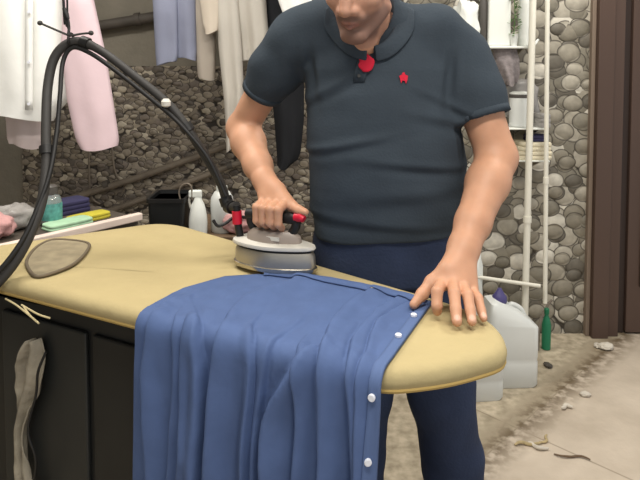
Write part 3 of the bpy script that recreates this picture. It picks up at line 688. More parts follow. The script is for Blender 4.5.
MB().grid([[shirt_pt(.962 + .038 * k / 4, t, .0035) for k in range(5)] for t in T]).build('button_placket', M['placket'], shirt, smooth=180, solid=.003)
for t_ in (.30, .62, 1.07, 1.25, 1.46):
    p = shirt_pt(.975, t_, .0065); e = shirt_pt(.975, t_ + .02, .0065) - p; g = shirt_pt(.985, t_, .0065) - p; n_ = e.cross(g).normalized()
    if n_.dot(CAM - p) < 0: n_ = -n_
    b_ = MB().tube([p - n_ * .001, p + n_ * .003, p + n_ * .0042], [.0068, .0068, .0055], 16).build('button', M['button'], shirt)
# far edge hem fold lying beside the iron
MB().grid([[shirt_pt(.38 + .6 * k / 60, -.03 + .10 * j / 6, .004 + .005 * math.sin(j / 6 * PI)) for k in range(61)] for j in range(7)]).build('folded_front', M['shirt'], shirt, smooth=180, solid=.002)
#@@IRON
# ------------------------------------------------------------------ iron
IC = Vector((-.125, 1.60, 0)); a_ = math.radians(-25); ID = Vector((math.cos(a_), math.sin(a_), 0)); IN = Vector((math.sin(a_), -math.cos(a_), 0)); UP = Vector((0, 0, 1))
ZS = ZB + .012
H = Vector((-.125, 1.60, .9936))
def ip(s, n, z): q = IC + ID * s + IN * n; return Vector((q.x, q.y, z))
iron = empty('steam_iron', ip(0, 0, ZS), 'silver steam iron with a red button held in the right hand', 'iron')
def sole(f, n=40, rear=-.112, nose=.128, w=.058):
    pts = []
    for k in range(n):
        u = k / n; a = 2 * PI * u
        s = math.cos(a); x = (nose + rear) / 2 + (nose - rear) / 2 * s
        ww = w * abs(math.sin(a)) ** .75 * (1 - .38 * max(0, s) ** 1.2 ) * (1.0 if s < 0 else 1.0)
        pts.append((x * f + (1 - f) * 0.0, math.copysign(ww, math.sin(a)) * f))
    return pts
def sring(f, z, ds=0, **kw): return [ip(x + ds, y, z) for x, y in sole(f, **kw)]
MB().loft([sring(.98, ZS), sring(1, ZS + .003), sring(1, ZS + .010), sring(.97, ZS + .012)]).build('sole_plate', M['chrome'], iron)
MB().loft([sring(.96, ZS + .012), sring(.965, ZS + .02), sring(.95, ZS + .042), sring(.91, ZS + .050)]).build('metal_skirt', M['alu'], iron)
MB().loft([sring(.86, ZS + .050), sring(.86, ZS + .057)]).build('gap_ring', M['rubber_dark'], iron)
MB().loft([sring(.985, ZS + .057, -.004), sring(1.0, ZS + .060, -.004), sring(.98, ZS + .066, -.004), sring(.6, ZS + .071), sring(.1, ZS + .072)]).build('top_plate', M['iron_white'], iron)
MB().loft([sring(.66, ZS + .069), sring(.64, ZS + .085), sring(.5, ZS + .098), sring(.1, ZS + .10)]).build('steam_housing', M['iron_grey'], iron)
MB().box((-.018, -.0015, -.005), (.018, .0015, .005), Matrix.Translation(ip(.02, .0345, ZS + .083)) @ Matrix.Rotation(a_, 4, 'Z')).build('rating_label', M['iron_white'], iron, smooth=0)
MB().tube(spline([ip(.055, 0, ZS + .09), ip(.068, 0, ZS + .11), ip(.07, 0, H.z - .006)], 4), .012).build('handle_post', M['rubber_dark'], iron)
MB().tube(spline([ip(-.055, 0, ZS + .09), ip(-.066, 0, ZS + .11), ip(-.068, 0, H.z - .006)], 4), .012).build('handle_post', M['rubber_dark'], iron)
MB().tube([ip(s, 0, H.z + dz) for s, dz in ((-.082, 0), (-.078, 0), (-.05, .001), (0, .002), (.05, .001), (.076, 0), (.08, 0))], [.008, .014, .0155, .0165, .0155, .014, .008], 16).build('handle', M['rubber_dark'], iron)
MB().tube([ip(.070, .004, H.z + .006), ip(.086, .006, H.z + .008), ip(.096, .007, H.z + .004)], [.012, .0125, .009], 14).build('steam_button', M['red'], iron)
MB().tube(spline([ip(-.10, .0, ZS + .065), ip(-.108, 0, ZS + .10), ip(-.112, .0, ZS + .15)], 4), [.0105] * 9, 12).build('hose_socket', M['rubber_dark'], iron)
MB().tube([ip(-.1095, 0, ZS + .10), ip(-.1115, 0, ZS + .135)], .0135, 12).build('red_collar', M['red'], iron)
# ---- hose loop, hung on a hook from the ceiling
hook_p = PY(71, 40, 1.80)
iend = ip(-.112, 0, ZS + .148)
hose = empty('steam_hose', iend, 'thick grey black steam hose looping from a hook to the iron', 'hose')
pth = [iend, PY(228, 205, 1.69), PY(220, 182, 1.70), PY(200, 148, 1.72), PY(172, 108, 1.74), PY(132, 74, 1.77), PY(98, 49, 1.79), PY(74, 41.5, 1.80), PY(56, 55, 1.79), PY(48, 85, 1.76), PY(46, 130, 1.70), PY(46, 170, 1.65), PY(40, 208, 1.60), PY(22, 250, 1.55), PY(-2, 282, 1.52), PY(-40, 312, 1.50), bp(-.10, .02, .62), bp(-.06, .14, .50), bp(.055, .2, .46)]
sp = spline(pth, 8)
MB().tube(sp, [.0125 if i < 50 else .0135 for i in range(len(sp))], 14).build('hose_body', M['rubber'], hose)
p2 = [PY(226, 196, 1.675), PY(208, 158, 1.69), PY(180, 124, 1.71), PY(150, 98, 1.74), PY(112, 68, 1.77), PY(88, 52, 1.785), PY(72, 48, 1.79), PY(63, 62, 1.78), PY(60, 95, 1.74), PY(57, 130, 1.70), PY(50, 172, 1.64), PY(36, 212, 1.585), PY(20, 244, 1.54), PY(-6, 276, 1.5), PY(-44, 306, 1.48), bp(-.12, .03, .66), bp(-.07, .22, .55), bp(.055, .28, .52)]
MB().tube(spline(p2, 8), .0065, 10).build('power_cable', M['rubber_dark'], hose)
for px, py, Y in ((226, 200, 1.69), (231, 218, 1.675), (188, 131, 1.73), (84, 44, 1.797), (46, 150, 1.675)):
    i = min(range(len(sp)), key=lambda j: (sp[j] - PY(px, py, Y)).length); i = max(1, min(len(sp) - 2, i)); dr = (sp[i + 1] - sp[i - 1]).normalized()
    MB().tube([sp[i] - dr * .012, sp[i] + dr * .012], .0185, 12).build('cable_tie', M['rubber_dark'], hose)
MB().tube(spline([PY(213, 220, 1.63), PY(218, 226, 1.63), PY(226, 223, 1.64), PY(233, 218, 1.655), PY(242, 217, 1.65), PY(249, 219, 1.64), PY(250, 226, 1.64)], 5), .0045, 8).build('wire_bracket', M['rubber_dark'], hose)
clip = PY(166, 103, 1.725); MB().lathe(clip - Vector((0, 0, .012)), [(.006, 0), (.013, .004), (.014, .016), (.008, .024)], 12).build('pale_clip', M['iron_white'], hose)
hk = empty('ceiling_hook', (hook_p.x, hook_p.y, 2.75), 'black cord and wire hook holding up the hose loop', 'hook')
top = Vector((PY(64, 0, 1.8).x - .02, 1.8, 2.75))
MB().tube(spline([top, PY(63, -10, 1.8), PY(66, 10, 1.795), PY(69, 26, 1.79), hook_p + Vector((0, -.02, .012))], 6), .004, 8).build('cord', M['rubber_dark'], hk)
MB().tube(spline([top + Vector((.012, 0, 0)), PY(67, -8, 1.8), PY(65, 14, 1.8), PY(70, 34, 1.79)], 6), .003, 8).build('cord', M['rubber_dark'], hk)
MB().tube([PY(64, 8, 1.795), PY(66, 14, 1.793), PY(68, 19, 1.79)], [.005, .008, .005], 10).build('knot', M['rubber_dark'], hk)
MB().tube(spline([PY(70, 36, 1.785), PY(56, 30, 1.78), PY(41, 23.5, 1.78)], 4), .0032, 8).build('wire_arm', M['rubber'], hk)
MB().tube(spline([PY(70, 36, 1.785), PY(80, 34, 1.78), PY(90, 33, 1.78)], 4), .0032, 8).build('wire_arm', M['rubber'], hk)
for q in (PY(40, 23, 1.78), PY(91, 33, 1.78)): MB().lathe(q - Vector((0, 0, .007)), [(.002, 0), (.006, .002), (.008, .007), (.006, .012), (.002, .014)], 12).build('ball_end', M['rubber'], hk)
ring = [hook_p + Vector((0, .018 * math.cos(a) * 1.1, .019 * math.sin(a))) for a in [2 * PI * k / 20 for k in range(21)]]
MB().tube(ring, .004, 8, cap=False).build('loop', M['rubber_dark'], hk)
#@@MAN
# ------------------------------------------------------------------ the man
man = empty('person', (.24, 1.75, 0), 'man in dark slate polo shirt and navy trousers pressing a shirt', 'person')
HC = np.array((.100, 1.525, 1.598)); yaw = math.radians(27); pt = math.radians(27); roll = math.radians(-4)
hf = np.array((-math.sin(yaw) * math.cos(pt), -math.cos(yaw) * math.cos(pt), -math.sin(pt)))
hr = np.array((math.cos(yaw), -math.sin(yaw), 0)); hu = np.array((-math.sin(yaw) * math.sin(pt), -math.cos(yaw) * math.sin(pt), math.cos(pt)))
hr, hu = hr * math.cos(roll) + hu * math.sin(roll), hu * math.cos(roll) - hr * math.sin(roll)
AX = (hr, hf, hu)
hp = lambda x, y, z: HC + hr * x + hf * y + hu * z
TOR = [(.84, .19, 1.715, .185, .125), (.92, .19, 1.705, .205, .138), (1.0, .19, 1.70, .216, .148), (1.1, .188, 1.695, .216, .152), (1.2, .18, 1.69, .212, .146), (1.3, .172, 1.69, .210, .132), (1.38, .168, 1.685, .205, .118), (1.44, .165, 1.68, .180, .098), (1.49, .155, 1.675, .118, .080), (1.53, .142, 1.665, .078, .066), (1.56, .135, 1.655, .062, .058)]
SR = (-.070, 1.70, 1.472); SL = (.386, 1.67, 1.420); ER = (-.235, 1.85, 1.201); WR = (-.154, 1.672, 1.078); EL = (.464, 1.60, 1.15); WL = (.340, 1.452, .966)
LEGR = [(.285, 1.735, .88), (.330, 1.715, .62), (.346, 1.72, .46), (.388, 1.75, .24), (.41, 1.78, .05)]
LEGL = [(.095, 1.735, .88), (.105, 1.715, .62), (.112, 1.72, .46), (.105, 1.75, .24), (.10, 1.78, .05)]
def lerp3(a, b, t): return tuple(p + (q - p) * t for p, q in zip(a, b))
B = Field((-.32, 1.20, .0), (.56, 2.0, 1.76), .0033)
# trunk and legs (under the clothes)
B.loft(TOR, .02, shrink=.032)
B.cone(SR, (.11, 1.675, 1.475), .05, .05, .03); B.cone(SL, (.19, 1.67, 1.475), .05, .05, .03)
for L_ in (LEGR, LEGL): B.chain(L_, (.085, .075, .055, .05, .035), .03); B.cone(L_[-1], (L_[-1][0] + (-.01 if L_ is LEGL else .03), 1.62, .03), .035, .025, .02)
# neck
B.cone((.132, 1.655, 1.47), hp(0, -.03, -.05), .060, .056, .02); B.cone((.115, 1.585, 1.45), hp(0, .012, -.085), .035, .035, .025)
# head
B.ell(hp(0, -.012, .04), (.078, .098, .092), .02, AX)
B.ell(hp(0, .028, -.035), (.064, .072, .088), .025, AX)
for s in (-1, 1):
    B.cone(hp(s * .054, .0, -.066), hp(s * .018, .078, -.108), .019, .018, .02)
    B.ell(hp(s * .045, .062, -.018), (.024, .024, .024), .02, AX)
    B.cone(hp(s * .012, .092, .03), hp(s * .05, .070, .028), .010, .009, .012)
    B.ell(hp(s * .032, .094, .006), (.017, .012, .012), .006, AX, cut=True)
    B.ell(hp(s * .032, .078, .006), (.014, .0125, .012), .004, AX)
    B.ell(hp(s * .079, -.008, -.004), (.010, .020, .034), .008, AX); B.ell(hp(s * .086, -.002, -.002), (.006, .010, .02), .006, AX, cut=True)
B.ell(hp(0, .080, -.112), (.022, .018, .018), .02, AX)
B.chain([hp(0, .088, .022), hp(0, .102, -.008), hp(0, .114, -.030)], (.010, .0125, .0165), .012)
for s in (-1, 1): B.ell(hp(s * .0175, .098, -.036), (.0115, .013, .011), .007, AX)
B.ell(hp(0, .088, -.058), (.034, .014, .018), .016, AX)
B.chain([hp(-.024, .090, -.069), hp(-.008, .1015, -.0655), hp(.008, .1015, -.0655), hp(.024, .090, -.069)], (.003, .0058, .0058, .003), .005)
B.chain([hp(-.022, .090, -.073), hp(0, .1005, -.078), hp(.022, .090, -.073)], (.003, .0065, .003), .005)
B.chain([hp(-.022, .097, -.0715), hp(0, .109, -.0715), hp(.022, .097, -.0715)], (.001, .001, .001), .002) if False else None
B.cone(hp(-.02, .104, -.0715), hp(.02, .104, -.0715), .002, .002, .004, cut=True)
# arms
B.chain([SR, lerp3(SR, ER, .5), ER], (.050, .050, .045), .02)
B.chain([ER, lerp3(ER, WR, .3), lerp3(ER, WR, .75), WR], (.046, .049, .039, .031), .02)
B.chain([SL, lerp3(SL, EL, .5), EL], (.054, .056, .051), .02)
# right hand closed on the handle
def v3(q): return tuple(q)
mR = []
for s_, rl in ((.036, 1.0), (.0125, 1.05), (-.011, 1.0), (-.033, .9)):
    mcp = H + ID * s_ - IN * .010 + UP * .038; pip = H + ID * s_ * 1.0 + IN * .033 * rl + UP * .028; dip = H + ID * s_ * .98 + IN * .034 * rl - UP * .008; tip = H + ID * s_ * .95 + IN * .012 - UP * .025
    mR.append(mcp)
    B.cone(WR, v3(mcp), .024, .0145, .014)
for i, s_ in enumerate((.036, .0125, -.011, -.033)):
    rl = (1.0, 1.05, 1.0, .9)[i]; r0 = (.0115, .0115, .011, .010)[i]
    mcp = mR[i]; pip = H + ID * s_ + IN * .033 * rl + UP * .028; dip = H + ID * s_ * .98 + IN * .034 * rl - UP * .008; tip = H + ID * s_ * .95 + IN * .012 - UP * .025
    B.chain([v3(mcp), v3(pip), v3(dip), v3(tip)], (r0 + .001, r0, r0 - .001, r0 - .002), .004)
th0 = Vector(WR).lerp(mR[0], .45) + ID * .012; th1 = H + ID * .052 - IN * .012 + UP * .030; th2 = H + ID * .078 - IN * .0 + UP * .0245; th3 = H + ID * .098 + IN * .004 + UP * .0225
B.cone(WR, v3(th0), .026, .022, .014); B.chain([v3(th0), v3(th1), v3(th2), v3(th3)], (.020, .0145, .012, .0095), .006)
# left hand flat on the shirt
ZT = ZB + .017
Lf = [  # MCP, PIP, DIP, tip
    [(.276, 1.402, .906), (.256, 1.350, .908), (.253, 1.334, .884), (.2545, 1.338, ZT + .004)],
    [(.300, 1.396, .908), (.292, 1.345, .907), (.288, 1.312, .886), (.286, 1.290, ZT + .002)],
    [(.323, 1.397, .903), (.321, 1.347, .902), (.319, 1.314, .882), (.3175, 1.293, ZT + .001)],
    [(.344, 1.402, .893), (.347, 1.360, .890), (.347, 1.332, .874), (.3465, 1.312, ZT)]]
HO = PZ(457, 322, .868) - Vector(Lf[1][3]); HO.z = 0; Lf = [[tuple(Vector(p) + HO) for p in f_] for f_ in Lf]
WL = tuple(Vector(WL) + HO * .6)
for i, f_ in enumerate(Lf):
    B.cone(WL, f_[0], .026, .0150, .014)
for i, f_ in enumerate(Lf):
    r0 = (.0125, .0128, .0120, .0106)[i]; B.chain(f_, (r0 + .001, r0, r0 - .001, r0 - .0022), .004)
TH = [tuple(Vector(p) + HO) for p in ((.296, 1.428, .93), (.257, 1.418, .905), (.232, 1.398, .884), (.211, 1.380, ZT + .001))]
B.cone(WL, TH[0], .028, .022, .016); B.chain(TH, (.021, .0150, .0128, .0100), .008)
B.chain([EL, lerp3(EL, WL, .3), lerp3(EL, WL, .75), WL], (.051, .053, .041, .034), .02)
V, Q = B.mesh(); V = relax(V, Q, 1, .35); NB = normals(V, Q)
bodyo = np_mesh('body', V, Q, M['skin'], man)
# colour: skin tone, stubble, lips, brows
P = V - HC; lx, ly, lz = P @ hr, P @ hf, P @ hu
base = np.array(lin((194, 146, 117))); colr = np.tile(base, (len(V), 1))
head = (np.abs(lx) < .11) & (np.abs(ly) < .13) & (lz > -.16) & (lz < .14)
colr[head] = np.array(lin((180, 136, 114)))
def ss(x, a, b): t = np.clip((x - a) / (b - a), 0, 1); return t * t * (3 - 2 * t)
st = ss(-lz, .040, .060) * ss(-(ly - .107), -.006, .006) * head * (1 - ss(-lz, .128, .15)) * ss(ly, -.01, .02)
lipd = np.sqrt((lx / .026) ** 2 + ((lz + .0715) / .012) ** 2); lip = (1 - ss(lipd, .8, 1.1)) * (ly > .08) * head
mous = (1 - ss(np.sqrt((lx / .034) ** 2 + ((lz + .054) / .009) ** 2), .7, 1.15)) * (ly > .07) * head
colr += (np.array(lin((104, 80, 72))) - colr) * (st * .75)[:, None]
colr += (np.array(lin((92, 70, 62))) - colr) * (mous * .6)[:, None]
colr += (np.array(lin((150, 100, 90))) - colr) * (lip * .6)[:, None]
brow = (1 - ss(np.abs(lz - .03 - .05 * (.03 - np.abs(np.abs(lx) - .03))), .004, .008)) * (np.abs(lx) > .012) * (np.abs(lx) < .052) * (ly > .05) * head
colr += (np.array(lin((48, 40, 36))) - colr) * (brow * .9)[:, None]
# nails: small pale ends on the left hand
for f_ in Lf:
    tp = np.array(f_[3]); dn = np.linalg.norm(V - (tp + np.array((0, -.002, .008))), axis=1); colr += (np.array(lin((226, 184, 164))) - colr) * ((1 - ss(dn, .005, .009)) * .7)[:, None]
at = bodyo.data.color_attributes.new('Col', 'FLOAT_COLOR', 'POINT'); at.data.foreach_set('color', np.concatenate([colr, np.ones((len(V), 1))], 1).astype(np.float32).ravel())
bvh_body = None
del B
# hair
Hf = Field(HC - .16, HC + .17, .005)
Hf.ell(hp(0, -.02, .048), (.084, .100, .094), .01, AX)
Hf.ell(hp(0, .095, -.015), (.10, .085, .10), .012, AX, cut=True); Hf.cone(hp(-.074, .035, .0), hp(-.072, .03, -.03), .007, .005, .01); Hf.cone(hp(.074, .035, .0), hp(.072, .03, -.03), .007, .005, .01); Hf.ell(hp(0, .03, -.10), (.2, .09, .08), .01, AX, cut=True)
V, Q = Hf.mesh(); np_mesh('hair', V, Q, M['hair'], man)
for s in (-1, 1):
    c = hp(s * .032, .0795, .006); E_ = MB().lathe((0, 0, 0), [(.0015, -.012), (.008, -.009), (.0115, -.003), (.0115, .003), (.008, .009), (.0015, .012)], 16)
    E_.v = [tuple(np.array(p) + c) for p in E_.v]; ey = E_.build('eye', M['eye'], man)
    ic = Vector(hp(s * .032, .0805, .0045)); fd = Vector(hf) - Vector(hu) * .45; fd.normalize(); I_ = MB().tube([ic + fd * .0085, ic + fd * .0108, ic + fd * .0116], [.0056, .0052, .001], 14); I_.build('iris', M['hair'], ey)
    lid = [[Vector(hp(s * .032 + .0135 * math.cos(a) * math.cos(b), .0795 + .0135 * math.sin(a) * math.cos(b), .006 + .0135 * math.sin(b))) for a in [PI * k / 14 for k in range(15)]] for b in [.25 + 1.2 * j / 6 for j in range(7)]]
    MB().grid(lid).build('eyelid', M['lid'], ey, smooth=180, solid=.0015)
# polo shirt
PF = Field((-.34, 1.42, .82), (.58, 2.0, 1.64), .0045)
PF.loft(TOR, .02)
PF.chain([SR, (.0, 1.685, 1.496), (.10, 1.670, 1.512)], (.062, .062, .052), .05); PF.chain([SL, (.315, 1.67, 1.484), (.18, 1.666, 1.512)], (.064, .062, .052), .05)
hR = lerp3(SR, ER, .60); hL = lerp3(SL, EL, .63)
PF.chain([SR, lerp3(SR, ER, .35), lerp3(SR, ER, .85)], (.062, .064, .059), .05)
PF.chain([SL, lerp3(SL, EL, .35), lerp3(SL, EL, .9)], (.066, .070, .069), .045)
for hC, S0, E0 in ((hR, SR, ER), (hL, SL, EL)):
    n_ = np.array(E0) - np.array(S0); c = np.array(hC)
    n_ = n_ / np.linalg.norm(n_); e = c + n_ * .12
    lo = np.minimum(c, e) - .09; hi = np.maximum(c, e) + .09
    def sleeve_cut(X, Y, Z, c=c, n_=n_):
        px, py, pz = X - c[0], Y - c[1], Z - c[2]; t = px * n_[0] + py * n_[1] + pz * n_[2]
        rad = np.sqrt(np.maximum(px * px + py * py + pz * pz - t * t, 0)); return np.maximum(-t, rad - .095)
    PF.put(lo, hi, sleeve_cut, .004, True)
    PF.cone(lerp3(S0, E0, .45), e, .056 if S0 is SR else .063, .053 if S0 is SR else .060, .004, cut=True)
PF.loft(TOR, .008, shrink=.003)
# hem and neck openings
PF.plane((0, 0, .918), (.05, .0, -1), (-.3, 1.4, .80), (.6, 2.0, .93))
PF.cone((.134, 1.66, 1.47), (.112, 1.57, 1.66), .066, .068, .006, cut=True)
VP = PY(364, 50, 1.565)
PF.cone((.118, 1.59, 1.50), tuple(VP + Vector((0, -.01, 0))), .045, .006, .006, cut=True); PF.cone((.116, 1.55, 1.50), tuple(VP + Vector((0, -.02, 0))), .04, .006, .006, cut=True)
V, Q = PF.mesh(); V = relax(V, Q, 2, .5); n_ = normals(V, Q)
armR = np.array(lerp3(SR, ER, .3))
disp = np.zeros(len(V))
for i, p in enumerate(V):
    x, y, z = p
    d_ = .0055 * noise.noise((x * 5, y * 5, z * 16 + 3)) + .003 * noise.noise((x * 10 + z * 7, y * 9, z * 11))
    if y < 1.72 and -.06 < x < .43:      # belly folds, slightly sagging
        for zc, am, wd, sl, x0, xw in ((1.185, .006, .012, .22, .05, .12), (1.135, .005, .012, -.10, .26, .14), (1.25, .005, .014, -.22, .33, .09), (1.06, .003, .02, .10, .20, .18), (.985, .004, .014, -.06, .12, .2), (1.33, .005, .014, .5, .02, .07), (1.29, .004, .012, -.45, .34, .08)):
            u = (z - zc - sl * (x - x0)) / wd; d_ += am * (math.exp(-u * u) - .8 * math.exp(-(u + 1.6) ** 2)) * math.exp(-((x - x0) / xw) ** 2)
    for S0, sg in ((SR, -1), (SL, 1)):     # long vertical folds where sleeve meets chest
        for k, (dx_, am) in enumerate(((.045, -.007), (.065, .004), (.025, .004))):
            u = (x - (S0[0] - sg * dx_) - sg * .10 * (z - 1.40)) / .012; d_ += am * math.exp(-u * u) * math.exp(-((z - 1.37) / .07) ** 2)
    disp[i] = d_
V = V + n_ * disp[:, None]
polo = np_mesh('polo_shirt', V, Q, M['polo'], man)
tree = BVHTree.FromPolygons([tuple(p) for p in V], [tuple(int(k) for k in q) for q in Q])
def on_polo(p, off):
    co, nn, _, _ = tree.find_nearest(Vector(p)); return co + nn * off
# collar: two leaves folded over the neck opening
NC = Vector((.128, 1.635, 1.50))
def collar(th0, th1, nseg=26):
    rows = []
    for k in range(nseg + 1):
        u = k / nseg; th = th0 + (th1 - th0) * u        # th=0 is the front, pi the back
        fr = (1 + math.cos(th)) / 2
        rad = .071 + .004 * fr
        dx, dy = math.sin(th), -math.cos(th)
        zc = 1.552 - .006 * fr - .20 * max(0, fr - .35) ** 1.5
        inner = Vector((NC.x + dx * rad, NC.y + dy * rad * (1.0), zc))
        wdt = .046 + .016 * fr
        outp = inner + Vector((dx * wdt * .8, dy * wdt * .55, -.034)); q = on_polo(outp, .006)
        mid = inner.lerp(q, .5) + Vector((dx * .006, dy * .006, .006))
        lowi = inner + Vector((-dx * .004, -dy * .004, -.02))
        rows.append([lowi, inner, inner.lerp(mid, .5) + Vector((0, 0, .004)), mid, mid.lerp(q, .6), q])
    return rows
MB().grid(collar(-.10, -PI)).build('collar', M['polo_rib'], polo, smooth=180, solid=.004, sub=1)
MB().grid(collar(.10, PI)).build('collar', M['polo_rib'], polo, smooth=180, solid=.004, sub=1)
# placket with its red inner face, button and emblem
def ray_polo(px, py, off=.003):
    r = ray(px, py).normalized(); co, nn, _, _ = tree.ray_cast(CAM, r)
    if co is None: return PY(px, py, 1.57)
    return co + nn * off
def decal(pts, off): return [ray_polo(x, y, off) for x, y in pts]
rows = [[ray_polo(x0 + (x1 - x0) * k / 4, y, .0028) for k in range(5)] for y, x0, x1 in ((54, 360, 368), (62, 357.5, 368), (72, 355, 367), (82, 353, 365))]
MB().grid(rows).build('placket', M['polo'], polo, smooth=180, solid=.002)
rows = [[ray_polo(x0 + (x1 - x0) * k / 5, y, .0065) for k in range(6)] for y, x0, x1 in ((53, 361.5, 365), (55, 360, 368), (57.5, 359, 371), (60, 359.5, 374), (62.5, 360, 374.5), (65, 358.5, 374), (67.5, 359, 373), (70, 361.5, 371.5), (72, 363.5, 368))]
MB().grid(rows).build('red_placket_lining', M['redcloth'], polo, smooth=180, solid=.003)
em_pts = [(399, 76), (401.5, 75), (402, 73), (404, 72.5), (405, 75), (407.5, 76), (407, 80), (405.5, 84), (404.5, 81), (402, 80.5), (401, 83.5), (400, 80)]
ep = decal(em_pts, .004); c = sum(ep, Vector()) / len(ep)
MB().add([c] + ep, [(0, i + 1, (i + 1) % len(ep) + 1) for i in range(len(ep))]).build('chest_emblem', M['redcloth'], polo, smooth=0, solid=.002)
q = on_polo(PY(331, 28, 1.56), .006); MB().box((-.004, -.001, -.003), (.004, .001, .003), Matrix.Translation(q) @ Matrix.Rotation(.8, 4, 'Y')).build('collar_tag', M['button'], polo, smooth=0)
for yb in (76,):
    p = ray_polo(359, yb, .006); MB().tube([p, p + Vector((0, -.003, .001))], .0045, 12).build('button', M['rubber_dark'], polo)
# sleeve hems (ribbed bands)
for hC, S0, E0, r_ in ((hR, SR, ER, .0615), (hL, SL, EL, .0705)):
    n0 = (Vector(E0) - Vector(S0)).normalized(); c = Vector(hC)
    u = n0.cross(Vector((0, 0, 1))).normalized(); w_ = n0.cross(u); rows = []
    for k in range(41):
        a = 2 * PI * k / 40; dv = u * math.cos(a) + w_ * math.sin(a); co = tree.ray_cast(c - n0 * .012 + dv * .15, -dv)[0]
        rr_ = min(max((co - (c - n0 * .012)).length if co else r_, r_ - .008), r_ + .004); rows.append([c - n0 * .02 + dv * (rr_ + .0006), c - n0 * .002 + dv * (rr_ + .0002)])
    MB().grid(rows).build('sleeve_band', M['polo_rib'], polo, smooth=180, solid=.002)
# trousers
TF = Field((-.12, 1.52, .0), (.56, 1.96, 1.06), .006)
TF.loft([(.80, .19, 1.72, .20, .135), (.86, .19, 1.715, .198, .136), (.95, .19, 1.705, .203, .137), (1.02, .19, 1.70, .205, .138)], .02)
TF.chain(LEGR, (.112, .104, .091, .084, .086), .03); TF.chain(LEGL, (.112, .104, .091, .084, .086), .03)
TF.plane((0, 0, .035), (0, 0, -1), (-.2, 1.4, -.1), (.6, 2.0, .06))
V, Q = TF.mesh(); V = relax(V, Q, 2, .5); n_ = normals(V, Q)
dd = np.array([.006 * noise.noise((x * 7, y * 7, z * 13)) + .008 * noise.noise((x * 3, y * 3, z * 6 + 9)) for x, y, z in V]); V = V + n_ * dd[:, None]
np_mesh('trousers', V, Q, M['denim'], man)
for L_, dx in ((LEGR, .03), (LEGL, -.01)):
    a = L_[-1]; SF = Field((a[0] - .12, a[1] - .28, 0), (a[0] + .14, a[1] + .12, .16), .006)
    SF.cone((a[0], a[1] + .02, .045), (a[0] + dx * .6, a[1] - .09, .045), .045, .047, .01); SF.cone((a[0] + dx * .6, a[1] - .09, .045), (a[0] + dx, a[1] - .19, .038), .047, .036, .01); SF.cone((a[0], a[1], .05), (a[0], a[1], .1), .045, .05, .02)
    V, Q = SF.mesh(); V[:, 2] = np.maximum(V[:, 2], .002); np_mesh('shoe', V, Q, M['shoe'], man)
#@@PROPS
# ------------------------------------------------------------------ side table behind the wide end
tz = .83
A = PZ(-70, 262, tz); Bq = PZ(143, 213, tz); tax = (Bq - A); tax.z = 0; tl = tax.length; tax.normalize(); tn = Vector((-tax.y, tax.x, 0))
def sp_(s, t, z): q = Bq - tax * s + tn * t; return Vector((q.x, q.y, z))
def sbox(s0, s1, t0, t1, z0, z1):
    return MB().add([sp_(s0, t0, z0), sp_(s1, t0, z0), sp_(s1, t1, z0), sp_(s0, t1, z0), sp_(s0, t0, z1), sp_(s1, t0, z1), sp_(s1, t1, z1), sp_(s0, t1, z1)], [(0, 3, 2, 1), (4, 5, 6, 7), (0, 1, 5, 4), (1, 2, 6, 5), (2, 3, 7, 6), (3, 0, 4, 7)])
st_ = empty('side_table', sp_(.3, .25, 0), 'dark topped side table with a pale wooden front edge', 'table')
sbox(0, tl, .03, .55, tz - .05, tz - .02).build('table_top', M['tabletop'], st_, smooth=0, bevel=.003)
sbox(-.0, tl, 0, .028, tz - .028, tz).build('front_rail', M['wood_white'], st_, smooth=0, bevel=.005)
for s_, t_ in ((.05, .06), (tl - .05, .06), (.05, .5), (tl - .05, .5)): sbox(s_ - .02, s_ + .02, t_ - .02, t_ + .02, 0, tz - .05).build('leg', M['wood'], st_, smooth=0, bevel=.003)
zt2 = tz - .02
def lump(name, m, c, size, rot, label, cat, seed, group=None, parent=None, amp=.28, n=2.4):
    mb = MB(); rows = []; nu, nv = 40, 20; R_ = Matrix.Rotation(rot, 3, 'Z')
    for j in range(nv + 1):
        ph = -PI / 2 + PI * j / nv; ring = []
        for k in range(nu):
            a = 2 * PI * k / nu; dv = Vector((math.cos(ph) * math.cos(a), math.cos(ph) * math.sin(a), math.sin(ph)))
            f = 1 + amp * noise.noise(dv * 2.2 + Vector((seed, 0, 0))) + amp * .5 * noise.noise(dv * 5 + Vector((0, seed, 0)))
            dv = Vector([math.copysign(abs(q) ** (2 / n), q) for q in dv]) * f
            q = R_ @ Vector((dv.x * size[0] / 2, dv.y * size[1] / 2, 0)); ring.append(Vector((c[0] + q.x, c[1] + q.y, max(c[2], c[2] + size[2] / 2 + dv.z * size[2] / 2))))
        rows.append(ring)
    o = mb.loft(rows).build(name, m, parent, smooth=180)
    if label: tag(o, label, cat, group)
    return o
rt = math.atan2(tax.y, tax.x)
def tpix(px, py): return PZ(px, py, zt2)
